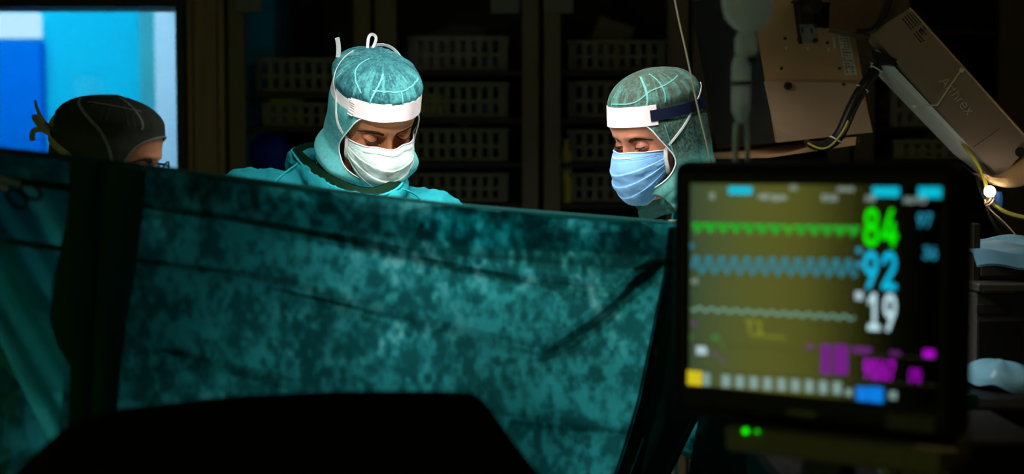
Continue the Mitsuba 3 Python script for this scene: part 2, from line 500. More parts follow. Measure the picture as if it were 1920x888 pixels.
basket(478, 656, 108, 173, 'white slotted basket on the upper shelf left of the left surgeon')
bb = basket(488, 656, 192, 237, 'low slotted basket with yellow packs, below the upper basket left of the left surgeon')
put('supply_box', rbox(P(500, 0, 4.2)[0], P(575, 0, 4.2)[0], 4.12, 4.26, bb[2] + .004, bb[2] + .082, .006, 8), 'm_yellow', label='yellow pack standing in the low basket left of the left surgeon', cat='box')
for n, (py0, py1, w) in enumerate(((68, 132, 'top'), (154, 220, 'second'), (240, 302, 'third'), (324, 378, 'lowest'))):
    q = basket(765, 952, py0, py1, f'white slotted basket, {w} one in the cabinet between the surgeons', group='baskets between the surgeons')
    if n == 1:
        put('supply_box_001', rbox(P(782, 0, 4.2)[0], P(834, 0, 4.2)[0], 4.11, 4.24, q[2] + .004, q[2] + .07, .005, 8), 'm_yellow', label='yellow pack behind the slots of the second basket between the surgeons', cat='box')
        put('supply_box_002', rbox(P(890, 0, 4.2)[0], P(930, 0, 4.2)[0], 4.11, 4.24, q[2] + .004, q[2] + .06, .005, 8), 'm_bluebox', label='blue pack behind the slots of the second basket between the surgeons', cat='box')
    if n == 0:
        put('supply_box_003', rbox(P(905, 0, 4.2)[0], P(940, 0, 4.2)[0], 4.11, 4.22, q[2] + .004, q[2] + .055, .005, 8), 'm_bluebox', label='blue pack behind the slots of the top basket between the surgeons', cat='box')
for n, (py0, py1, w) in enumerate(((75, 132, 'top'), (152, 220, 'second'), (243, 302, 'third'), (324, 378, 'lowest'))):
    q = basket(1066, 1248, py0, py1, f'white slotted basket, {w} one in the cabinet behind the right surgeon', group='baskets behind the right surgeon')
    if n == 0:
        M = frame((P(1142, 0, 4.2)[0], 4.22, q[2] + .085), (math.cos(.35), 0, -math.sin(.35)), z=(math.sin(.35), 0, math.cos(.35)))
        put('carton', xf(bx(-.055, .055, -.07, .07, -.065, .065, .003), M), 'm_carton', label='tilted cardboard carton sticking out of the top basket behind the right surgeon', cat='carton')
        put('blue_canister', xf(lathe([(0, 0), (.02, 0), (.02, .014), (.014, .024), (0, .027)], 20), frame((P(1238, 0, 4.2)[0], 4.14, q[2] + .046), (1, 0, 0), z=(0, -1, 0))), 'm_bluecloth',
            label='round blue canister end at the right of the top basket behind the right surgeon', cat='canister')
    if n == 3:
        M = frame((P(1150, 0, 4.2)[0], 4.2, q[2] + .066), (math.cos(-.25), 0, -math.sin(-.25)), z=(math.sin(-.25), 0, math.cos(-.25)))
        put('carton_001', xf(bx(-.05, .05, -.06, .06, -.05, .05, .003), M), 'm_carton', label='small carton lying in the lowest basket behind the right surgeon', cat='carton')
    if n == 2:
        put('supply_box_004', rbox(P(1130, 0, 4.2)[0], P(1172, 0, 4.2)[0], 4.11, 4.24, q[2] + .004, q[2] + .05, .005, 8), 'm_bluebox', label='blue pack in the third basket behind the right surgeon', cat='box')
basket(1672, 1790, 168, 237, 'white slotted basket above the yellow packs, behind the ceiling arm', 'm_basket_lit')
q = basket(1680, 1830, 262, 299, 'low slotted basket holding yellow packs, behind the ceiling arm', 'm_basket_lit')
put('supply_box_005', rbox(P(1686, 0, 4.2)[0], P(1742, 0, 4.2)[0], 4.11, 4.24, q[2] + .004, q[2] + .062, .005, 8), 'm_yellow', label='yellow pack in the low basket behind the ceiling arm, left one of two', cat='box')
put('supply_box_006', rbox(P(1746, 0, 4.2)[0], P(1800, 0, 4.2)[0], 4.12, 4.25, q[2] + .004, q[2] + .085, .005, 8), 'm_yellow', label='yellow pack in the low basket behind the ceiling arm, right and taller one', cat='box')
# yellow shape added in place of a reflection on the stile
for px, py0, py1, nm, lab in ((1040, 258, 400, 'yellow_reflection', 'added yellow upright standing in for a reflection on the left door frame of the cabinet behind the right surgeon'),):
    a, b = P(px + 22, py0, 4.1), P(px + 22, py1, 4.1)
    put(nm, xf(lathe([(0, 0), (.016, 0), (.017, .004), (.017, .14), (.008, .165), (.008, .185), (0, .185)], 18), frame((a[0], 4.1, R_B[3]), (1, 0, 0), z=(0, 0, 1))), 'm_yellow', label=lab, cat='reflection')
# dark blue bundles on the lower shelf of the left cabinet


def bundle(px0, px1, py0, label):
    x0, x1 = P(px0, 0, 4.15)[0], P(px1, 0, 4.15)[0]
    top = P(0, py0, 4.15)[2]; z0 = R_A[2]; h = top - z0
    n_, m_ = 26, 40
    t = np.linspace(0, 1, n_)[:, None]; a = np.linspace(0, 2 * np.pi, m_)[None]
    r = (1 - t ** 4) ** .5 * (1 + .06 * np.sin(3 * a + 4 * t) + .03 * np.sin(7 * a))
    pts = np.stack([(x0 + x1) / 2 + (x1 - x0) / 2 * r * np.cos(a), 4.2 + .07 * r * np.sin(a), z0 + .001 + h * t + a * 0], -1)
    v, f = gridmesh(pts)
    put(num('cloth_bundle'), (v, f), 'm_bluecloth', smooth=True, label=label, cat='cloth bundle')


bundle(462, 536, 246, 'dark blue rounded cloth bundle on a shelf left of the left surgeon, the larger one')
bundle(578, 640, 252, 'dark blue cloth bundle half behind the head of the left surgeon')

# ------------------------------------------------------------------ lamps of the operating room


def surgical_light(key, pos, aim, R, power, beam, cut, tint, label, lean=.35):
    """Round lamp head on a ceiling arm; its light leaves through the glass below."""
    tag(key, label, 'surgical light')
    pos = np.asarray(pos, float); d = unit(np.asarray(aim, float) - pos)
    M = frame(pos, np.cross(d, (0, 1, 0.01)), z=-d)
    put(key + '__housing', xf(lathe([(0, .10), (R * .4, .095), (R * .9, .05), (R, .01), (R, -.005), (R * .97, -.012)], 48), M), 'm_housing', smooth=40)
    put(key + '__lens', xf(lathe([(0, -.016), (R * .5, -.015), (R * .9, -.012)], 40), M), 'm_white',
        emitter={'type': 'area', 'radiance': rgb(*[.3 * c for c in tint])})
    for n_ in range(5):                       # the lamp's LED modules throw narrow beams
        a = n_ / 5 * 2 * math.pi
        o = pos + R * .62 * (math.cos(a) * M[:3, 0] + math.sin(a) * M[:3, 1]) + d * .03
        scene[f'{key}_module_{n_}'] = {'type': 'spot', 'intensity': rgb(*[power / 5 * c for c in tint]), 'beam_width': float(beam), 'cutoff_angle': float(cut),
                                       'to_world': T4().look_at(origin=o.tolist(), target=list(map(float, aim)), up=[0, 1, 0.1])}
    up = pos - d * .1
    el = up + V(lean, .25, 0); el[2] = 2.55
    put(key + '__arm', cat_([tube(curve([up, up + V(0, 0, .08), (up + el) / 2 + V(0, 0, .05), el], 20), .022, 12), cyl(el, V(el[0], el[1], 2.8), .035)]), 'm_housing', smooth=40)
    put(key + '__handle', xf(lathe([(0, -.11), (.018, -.105), (.02, -.02), (.03, -.012)], 20), M), 'm_white', smooth=40)


surgical_light('surgical_light', (0.10, 2.22, 2.30), (0.0, 2.48, 1.1), .30, LAMP_MAIN, 6, 46, (1.0, .97, .92), 'large round surgical lamp above the operating field')
surgical_light('surgical_light_001', (-0.28, 2.12, 1.98), (0.0, 2.48, 1.1), .20, LAMP_SIDE, 6, 50, (1.0, .98, .94), 'smaller round surgical lamp above the drape screen', -.4)
# added unseen ceiling lamp for warm fill
for n, (x, y) in enumerate(((1.3, 1.6),)):
    k = num('added_fill_lamp')
    put(k, bx(x - .3, x + .3, y - .3, y + .3, 2.77, 2.8, .003), 'm_white', label=f'added unseen fill lamp on the ceiling {"to the right of" if n == 0 else "left of and behind"} the camera', cat='lamp',
        emitter={'type': 'area', 'radiance': rgb(AMBIENT * 20, AMBIENT * 15, AMBIENT * 8)})

# ------------------------------------------------------------------ the surgical drape screen
def DP(px, py, off=0.0):
    """Point of the drape's hanging plane (nearer the camera at the left), moved off metres towards the patient."""
    px, py = np.broadcast_arrays(np.asarray(px, float), np.asarray(py, float))
    Y = 1.78 + .36 * px / 1250
    d = FWD + ((px - 960) / FOC)[..., None] * np.array([1.0, 0, 0]) + ((444 - py) / FOC)[..., None] * UPV
    return EYE + d * (Y / d[..., 1])[..., None] + np.asarray(off)[..., None] * DN


DN = unit(np.array([-.33, 1.0, 0.0]))
top_y = PchipInterpolator([-220, 0, 130, 420, 640, 840, 1250, 1420], [262, 283, 297, 334, 362, 386, 420, 436])
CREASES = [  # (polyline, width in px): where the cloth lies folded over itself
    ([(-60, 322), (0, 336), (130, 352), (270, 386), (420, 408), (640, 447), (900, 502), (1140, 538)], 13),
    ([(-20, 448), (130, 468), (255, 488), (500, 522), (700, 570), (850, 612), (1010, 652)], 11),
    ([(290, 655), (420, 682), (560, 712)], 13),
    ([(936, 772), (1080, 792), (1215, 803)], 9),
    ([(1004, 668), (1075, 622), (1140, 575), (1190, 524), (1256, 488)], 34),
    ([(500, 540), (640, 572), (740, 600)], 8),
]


def folds(px, py):
    """Relief of the cloth in metres."""
    o = .006 * np.sin(px / 90 + py / 160) + .004 * np.sin(px / 47 - py / 90 + 1)
    return o + .02 * np.clip((py - 560) / 400, 0, 1) * np.sin(px / 170 + .6)


def drape_color(v, px, py, base=(0.028, 0.37, 0.40)):
    q = np.stack([px / 32, py / 44, px * 0], -1)
    n = meshkit.fbm(q, 4, 3); m = meshkit.fbm(q * 2.6 + 9, 3, 8)
    t = sm(.36, .66, .5 * n + .5 * m)
    lo = meshkit.fbm(np.stack([px / 210, py / 160, px * 0], -1), 2, 21)
    c = np.array(base) * (.36 + .74 * t)[:, None] * (.6 + .8 * lo)[:, None] + np.array([.10, .17, .17]) * (sm(.55, .75, m * .5 + n * .5) * sm(.42, .70, lo))[:, None] * 1.8  # whitish patches put light coming through the sheet into the mottled colour
    return np.clip(c, 0, 1)


def sheet(key, fn, nu, nv, color, bsdf='m_drape', **k):
    u, v = np.meshgrid(np.linspace(0, 1, nu), np.linspace(0, 1, nv), indexing='ij')
    px, py = fn(u, v)
    off = folds(px, py)
    return px, py, off


tag('surgical_drape', 'large teal surgical drape hung as a screen across the foreground, in front of the surgeons', 'drape')
NU, NV = 560, 320
u, v = np.meshgrid(np.linspace(0, 1, NU), np.linspace(0, 1, NV), indexing='ij')
t_ = top_y(-0 + 0 * u)
pxl = 130 - 25 * v + 8 * np.sin(v * 5)
pxr = 1253 - 95 * np.clip(v - .12, 0, 1) ** 1.2
px = pxl + (pxr - pxl) * u
py = top_y(px) + (1060 - top_y(px)) * v
pts = DP(px, py, folds(px, py))
vv, ff = gridmesh(pts)
put('surgical_drape__main_sheet', (vv, ff), 'm_drape', smooth=True, color=drape_color(vv, px.ravel(), py.ravel()))
# crease strips close behind the sheet, coloured dark for the light folded layers block
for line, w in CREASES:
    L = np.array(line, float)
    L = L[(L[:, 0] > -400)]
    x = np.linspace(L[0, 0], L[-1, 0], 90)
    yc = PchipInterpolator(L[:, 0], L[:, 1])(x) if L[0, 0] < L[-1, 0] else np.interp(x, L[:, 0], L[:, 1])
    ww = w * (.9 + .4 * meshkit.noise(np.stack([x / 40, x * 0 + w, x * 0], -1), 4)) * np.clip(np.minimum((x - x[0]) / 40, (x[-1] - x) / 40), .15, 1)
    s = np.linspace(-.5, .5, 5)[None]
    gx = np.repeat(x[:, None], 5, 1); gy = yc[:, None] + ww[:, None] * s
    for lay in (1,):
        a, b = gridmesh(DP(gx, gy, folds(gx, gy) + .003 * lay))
        put(num('surgical_drape__fold'), (a, b), 'm_fold_shade', smooth=True)
# turned-over hem along the top
x = np.linspace(-200, 1300, 200)
hem_y = np.interp(x, [-200, 0, 130, 270, 420, 640, 900, 1140, 1300], [318, 338, 353, 384, 402, 436, 470, 480, 490])
s = np.linspace(0, 1, 8)[None]
gx = np.repeat(x[:, None], 8, 1); gy = (top_y(x) - 3)[:, None] * (1 - s) + hem_y[:, None] * s
a, b = gridmesh(DP(gx, gy, folds(gx, gy) + .006))
put('surgical_drape__hem', (a, b), 'm_drape', smooth=True, color=drape_color(a, gx.ravel(), gy.ravel()) * .9)
# thin rounded top edge over the cord that carries it
x = np.linspace(-220, 1330, 120)
put('surgical_drape__top_edge', tube(DP(x, top_y(x) - 1, .004 + 0 * x), .0045, 8), 'm_drape', smooth=True, color=np.tile([.05, .22, .21], (120 * 8 + 2, 1)))
# dark border band, two strips meeting in a seam
dif('m_band', (0.006, 0.062, 0.060))
for n, (lo, hi) in enumerate((([(130, 300), (126, 400), (100, 520), (92, 600), (108, 650), (131, 685), (128, 780), (122, 1050)], [(200, 300), (192, 400), (183, 520), (178, 640), (173, 780), (168, 1050)]),
                              ([(197, 300), (190, 400), (181, 520), (176, 640), (171, 780), (166, 1050)], [(276, 300), (268, 392), (255, 500), (238, 600), (226, 700), (219, 790), (205, 1050)]))):
    lo, hi = np.array(lo, float), np.array(hi, float)
    t = np.linspace(0, 1, 90)
    yy = 300 + t * 720
    xl, xr = np.interp(yy, lo[:, 1], lo[:, 0]), np.interp(yy, hi[:, 1], hi[:, 0])
    s = np.linspace(0, 1, 14)[None]
    gx = xl[:, None] * (1 - s) + xr[:, None] * s
    gy = np.repeat(yy[:, None], 14, 1); gy = np.maximum(gy, top_y(gx) + 3)
    a, b = gridmesh(DP(gx, gy, folds(gx, gy) - .006 - .004 * np.sin(np.pi * s) - .002 * n))
    put(num('surgical_drape__border_band'), (a, b), 'm_band', smooth=True, label='dark green upright border band')
a = DP(np.linspace(125, 272, 20), top_y(np.linspace(125, 272, 20)) + 45, np.full(20, -.016))

# dark strip and the dark green flap at the right end
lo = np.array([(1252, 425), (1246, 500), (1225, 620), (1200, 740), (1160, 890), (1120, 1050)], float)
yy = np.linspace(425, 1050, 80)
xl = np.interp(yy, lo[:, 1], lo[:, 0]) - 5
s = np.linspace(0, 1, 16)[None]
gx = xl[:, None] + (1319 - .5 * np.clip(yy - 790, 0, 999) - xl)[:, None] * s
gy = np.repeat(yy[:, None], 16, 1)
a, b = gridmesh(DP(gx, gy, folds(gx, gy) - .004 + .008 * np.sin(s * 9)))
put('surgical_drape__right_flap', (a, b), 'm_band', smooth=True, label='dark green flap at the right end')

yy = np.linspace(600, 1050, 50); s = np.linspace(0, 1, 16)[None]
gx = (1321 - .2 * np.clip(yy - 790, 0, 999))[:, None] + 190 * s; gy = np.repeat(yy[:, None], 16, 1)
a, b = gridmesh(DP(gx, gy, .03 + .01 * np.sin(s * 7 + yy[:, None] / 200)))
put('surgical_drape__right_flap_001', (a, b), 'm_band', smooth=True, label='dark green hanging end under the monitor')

# second drape at the left: smooth sheet with slanting folds
tag('surgical_drape_001', 'smooth green drape sheet with slanting folds at the left edge of the picture', 'drape')
u, v = np.meshgrid(np.linspace(0, 1, 110), np.linspace(0, 1, 150), indexing='ij')
py = 318 + v * 560
pl = np.interp(py, [318, 560, 815, 878], [-150, -46, 74, 104])
px = pl + (150 - pl) * u
dd = (px - 0) * .87 - (py - 430) * .5            # across the slanting folds
off = .05 + .014 * np.sin(dd / 26) + .008 * np.sin(dd / 11 + 1.3) + .004 * np.sin(py / 30)
a, b = gridmesh(DP(px, py, off))
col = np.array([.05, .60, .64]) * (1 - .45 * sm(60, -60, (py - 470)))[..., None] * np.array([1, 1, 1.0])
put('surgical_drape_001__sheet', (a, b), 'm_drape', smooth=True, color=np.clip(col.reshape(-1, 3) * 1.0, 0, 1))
for (x0, y0, x1, y1, w) in ((-30, 420, 128, 500, 9), (-10, 440, 62, 640, 26), (20, 600, 118, 800, 12), (60, 395, 128, 440, 20)):
    t = np.linspace(0, 1, 40)[:, None]; s = np.linspace(-.5, .5, 4)[None]
    gx = x0 + (x1 - x0) * t + w * s * .8; gy = y0 + (y1 - y0) * t - w * s * .5
    a, b = gridmesh(DP(gx, gy, gx * 0 + .078))
    put(num('surgical_drape_001__fold'), (a, b), 'm_drape', smooth=True, color=np.tile([.04, .42, .44], (len(a), 1)))
# clamp whose two finger rings stand in front of that sheet
tag('towel_clamp', 'steel towel clamp with two finger rings, clipped to the drape at the far left', 'clamp')


def loop(pts):
    return curve(np.vstack([pts, pts[:1]]), 40)


def oval(cx, cy, a, b, rot, off):
    t = np.linspace(0, 2 * np.pi, 44)
    x = cx + a * np.cos(t) * math.cos(rot) - b * np.sin(t) * math.sin(rot)
    y = cy + a * np.cos(t) * math.sin(rot) + b * np.sin(t) * math.cos(rot)
    return DP(x, y, np.full(44, off))


put('towel_clamp__ring', tube(oval(32, 371, 22, 13, .72, -.02), .0026, 10), 'm_black', smooth=40)
put('towel_clamp__ring_001', tube(oval(58, 357, 22, 12, .62, -.024), .0026, 10), 'm_black', smooth=40)
put('towel_clamp__jaws', cat_([tube(DP(np.array([14, 4, -14, -40.]), np.array([356, 348, 336, 322.]), np.array([-.02] * 4)), [.0028, .003, .003, .0018], 8),
                               tube(DP(np.array([40, 22, -4, -38.]), np.array([345, 340, 333, 320.]), np.array([-.024] * 4)), [.0028, .003, .003, .0018], 8)]), 'm_metal', smooth=40)

# poles that carry the cord of the screen
for k, (x, py_) in enumerate(((-150, 262), (1300, 424))):
    q = DP(np.array([x]), np.array([py_ + 4]), np.array([.07]))[0]
    nk = num('drape_pole')
    tag(nk, f'steel pole that holds up the {"left" if k == 0 else "right"} end of the drape screen', 'pole')
    put(nk + '__upright', cyl(V(q[0], q[1], .03), q + V(0, 0, .01), .009), 'm_metal', smooth=40)
    put(nk + '__foot', xf(lathe([(0, 0), (.09, 0), (.09, .012), (.03, .03), (0, .03)], 24), frame((q[0], q[1], 0), (1, 0, 0), z=(0, 0, 1))), 'm_metal', smooth=30)

# ------------------------------------------------------------------ the dark covered machine at the bottom
tag('covered_machine', 'black cloth cover over a machine, a dark hump along the bottom edge', 'covered machine')
YF = 1.56
OUT = np.array([(14, 900), (60, 855), (120, 802), (160, 782), (225, 766), (330, 754), (450, 741), (620, 734), (790, 733), (888, 735), (915, 760), (960, 825), (1012, 892), (1060, 960)], float)
x = np.linspace(14, 1060, 220)
yt = np.interp(x, OUT[:, 0], OUT[:, 1]); k_ = np.hanning(9); k_ /= k_.sum()
yt = np.convolve(np.pad(yt, 4, mode='edge'), k_, 'valid')
front = np.array([P(a_, b_, YF) for a_, b_ in zip(x, yt)])
rows = []
for t in np.linspace(0, 1, 26):        # down the front
    q = front.copy(); q[:, 2] = front[:, 2] - (1 - t) * (front[:, 2] - .45)
    q[:, 1] += -.02 * (1 - t) + .006 * np.sin(x / 40 + 3 * t) * (1 - t)
    rows.append(q)
for t in np.linspace(0.04, 1, 26):     # over the top, sinking slowly to the back
    q = front.copy(); q[:, 1] += .16 * t; q[:, 2] += .012 * np.sin(t * np.pi) * 0 - .07 * t ** 1.5
    rows.append(q)
a, b = gridmesh(np.array(rows))
put('covered_machine__cover', (a, b), 'm_blackcloth', smooth=True)
put('covered_machine__frame', cat_([bx(front[40, 0], front[170, 0], YF + .03, YF + .13, .06, .98, .01), bx(front[40, 0] - .02, front[170, 0] + .02, YF + .0, YF + .15, 0, .06, .01)]), 'm_black')

# ------------------------------------------------------------------ people
# Head space: origin between the eyes' height and the ears, +y the way the face looks, +z up, +x the person's right. Metres.
_HZ = [-.122, -.117, -.108, -.095, -.08, -.06, -.04, -.02, 0, .02, .04, .06, .08, .095, .108, .115]
_yf = PchipInterpolator(_HZ, [.0, .055, .078, .086, .088, .086, .083, .082, .084, .0905, .0935, .092, .082, .066, .042, 0])
_yb = PchipInterpolator(_HZ, [.0, .020, .040, .055, .063, .074, .084, .093, .098, .100, .099, .095, .084, .067, .042, 0])
_w = PchipInterpolator(_HZ, [.0, .022, .038, .049, .055, .061, .066, .069, .071, .073, .075, .076, .070, .057, .036, 0])
_CZ = [-.205, -.17, -.14, -.115, -.09, -.06, -.03, 0, .03, .05, .07, .09, .105, .116, .122]
_cyf = PchipInterpolator(_CZ, [.070, .076, .084, .092, .095, .095, .095, .0955, .0985, .0985, .0945, .082, .062, .036, 0])
_cyb = PchipInterpolator(_CZ, [.092, .086, .083, .086, .091, .098, .103, .107, .108, .105, .103, .092, .071, .038, 0])
_cw = PchipInterpolator(_CZ, [.090, .085, .078, .075, .076, .079, .080, .0805, .081, .080, .079, .071, .055, .030, 0])


def rotm(yaw, pitch, roll):
    a, b, c = np.radians([yaw, pitch, roll])
    Rz = np.array([[math.cos(a), -math.sin(a), 0], [math.sin(a), math.cos(a), 0], [0, 0, 1]])
    Rx = np.array([[1, 0, 0], [0, math.cos(b), -math.sin(b)], [0, math.sin(b), math.cos(b)]])
    Ry = np.array([[math.cos(c), 0, math.sin(c)], [0, 1, 0], [-math.sin(c), 0, math.cos(c)]])
    return Rz @ Rx @ Ry


def sup(th, yf, yb, w, e):
    s, c = np.sin(th), np.cos(th)
    return w * np.sign(s) * np.abs(s) ** e, np.where(c > 0, yf, yb) * np.sign(c) * np.abs(c) ** e


def zsample(n, z0, z1):
    """Rows that come closer towards the top."""
    t = np.linspace(0, 1, n)
    return z0 + (z1 - z0) * np.sin(t * np.pi / 2)


EYX = .0315


def head_skin(look_down, opening):
    """Watertight head with brow, sockets, lids, nose, cheekbones, mouth and chin; also the points of the lid margins."""
    ths = np.unique(np.concatenate([np.linspace(-80, 80, 280), np.linspace(80, 280, 70)[1:-1]]))
    th = np.radians(ths)
    z = np.concatenate([np.linspace(-.122, -.03, 90)[:-1], np.linspace(-.03, .03, 110)[:-1], zsample(80, .03, .115)])
    z[0], z[-1] = -.1219, .11495
    Z, TH = np.meshgrid(z, th, indexing='ij')
    x, y = sup(TH, _yf(Z), _yb(Z), _w(Z), .90)
    ax = np.abs(x)
    fr = sm(.02, .05, y)
    d = 0
    d = d - .0075 * gs(ax - EYX, .017) * gs(Z - .001, .0125)            # sockets
    d = d - .005 * gs(ax - .017, .008) * gs(Z + .002, .012)             # inner corners
    d = d + .0045 * gs(ax - .026, .020) * gs(Z - .0215, .007) + .002 * gs(x, .012) * gs(Z - .021, .010)   # brow ridge
    d = d - .0022 * gs(ax - .062, .010) * gs(Z - .015, .02)             # temples
    d = d + .0045 * gs(ax - .046, .014) * gs(Z + .027, .013)            # cheekbones
    d = d - .0030 * gs(ax - .045, .012) * gs(Z + .062, .018)
    nz = PchipInterpolator([-.075, -.058, -.052, -.043, -.03, -.015, .0, .012, .03], [0, 0, .010, .0250, .0215, .0145, .0085, .004, 0])(np.clip(Z, -.075, .03))
    nw = PchipInterpolator([-.06, -.048, -.035, -.015, .005, .03], [.013, .012, .0095, .0080, .0085, .012])(np.clip(Z, -.06, .03))
    d = d + nz * np.exp(-np.abs(x / nw) ** 2.4) + .008 * gs(ax - .013, .006) * gs(Z + .047, .007)
    d = d + .004 * gs(x, .02) * (gs(Z + .067, .005) + 1.1 * gs(Z + .077, .005)) - .002 * gs(x, .02) * gs(Z + .072, .0022)
    d = d + .005 * gs(x, .018) * gs(Z + .103, .012)
    y = y + d * fr
    lids = {}
    for s in (-1, 1):                                                   # lids over the eyeball
        cx, cz = s * EYX, -.001
        cy = .0696
        rr = (x - cx) ** 2 + (Z - cz) ** 2
        R = .0131
        yl = cy + np.sqrt(np.maximum(R * R - rr, 0))
        mx = np.maximum(y, yl); mn = np.minimum(y, yl)
        y = np.where((rr < R * R) & (y > .04), mx + .0018 * np.exp(-(mx - mn) / .0026), y)
        q = (x - cx) / .0125
        zu = cz + (.006 * (1 - q * q)) * (1 - look_down) + (-.0060 * (1 - q * q) + .000) * look_down + .0005
        zl = zu - opening * np.clip(1 - q * q, 0, 1) ** .7
        inside = (np.abs(q) < 1) & (Z < zu) & (Z > zl) & (y > .05)
        y = np.where(inside, y - .0028, y)
        lip = gs(Z - zu - .0012, .0012) * (np.abs(q) < 1.05) * (y > .05)
        y = y + .0007 * lip
        fold = gs(Z - (zu + .0075 + .001 * look_down), .0013) * (np.abs(q) < 1.15) * (y > .05)
        y = y - .0009 * fold
        qq = np.linspace(-1.05, 1.05, 26)
        zz = cz + (.006 * (1 - qq * qq)) * (1 - look_down) - .0060 * (1 - qq * qq) * look_down + .0005
        xx = cx + qq * .0125
        yy = cy + np.sqrt(np.maximum(.0139 ** 2 - (xx - cx) ** 2 - (zz - cz) ** 2, 1e-6))
        lids[s] = np.stack([xx, yy, zz], -1)
    pts = np.stack([x, y, Z], -1)
    n, m = pts.shape[:2]
    v = pts.reshape(-1, 3)
    i, j = np.arange(n - 1)[:, None] * m, np.arange(m)[None]
    a, b, c, e = i + j, i + (j + 1) % m, i + m + (j + 1) % m, i + m + j
    f = np.concatenate([np.stack([a, b, c], -1).reshape(-1, 3), np.stack([a, c, e], -1).reshape(-1, 3)])
    k = len(v)
    v = np.vstack([v, [[0, 0, -.122], [0, 0, .115]]])
    j = np.arange(m)
    f = np.vstack([f, np.stack([(j + 1) % m, j, j * 0 + k], 1), np.stack([(n - 1) * m + j, (n - 1) * m + (j + 1) % m, j * 0 + k + 1], 1)])
    vol = trimesh.Trimesh(v, f, process=False).volume
    if vol < 0:
        f = f[:, ::-1]
    return v, f, lids


def skin_color(hv, tone):
    """Colouring of a face in head space: ruddy nose, cheeks and lids, lips; a little mottling; lids darkened as shade."""
    ax = np.abs(hv[:, 0])
    c = np.tile(np.array(tone), (len(hv), 1))
    face = (hv[:, 1] > .03)
    red = (.35 * gs(ax, .02) * gs(hv[:, 2] + .035, .022) + .25 * gs(ax - .045, .018) * gs(hv[:, 2] + .03, .02) + .35 * gs(ax - EYX, .016) * gs(hv[:, 2] + .002, .011)) * face
    n = fbm(hv, 110, 3, 5)
    c = c * (1 - red[:, None] * np.array([.12, .42, .45])) * (.90 + .2 * n)[:, None]
    lip = gs(ax, .022) * gs(hv[:, 2] + .072, .007) * face
    c = c * (1 - lip[:, None] * np.array([.2, .5, .45]))
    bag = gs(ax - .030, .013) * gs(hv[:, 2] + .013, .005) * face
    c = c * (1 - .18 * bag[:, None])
    lid_shade = gs(ax - EYX, .014) * gs(hv[:, 2] - .003, .010) * face
    c = c * (1 - .30 * lid_shade[:, None])  # shade under the brow put into the eyelid colour
    return np.clip(c, 0, 1)


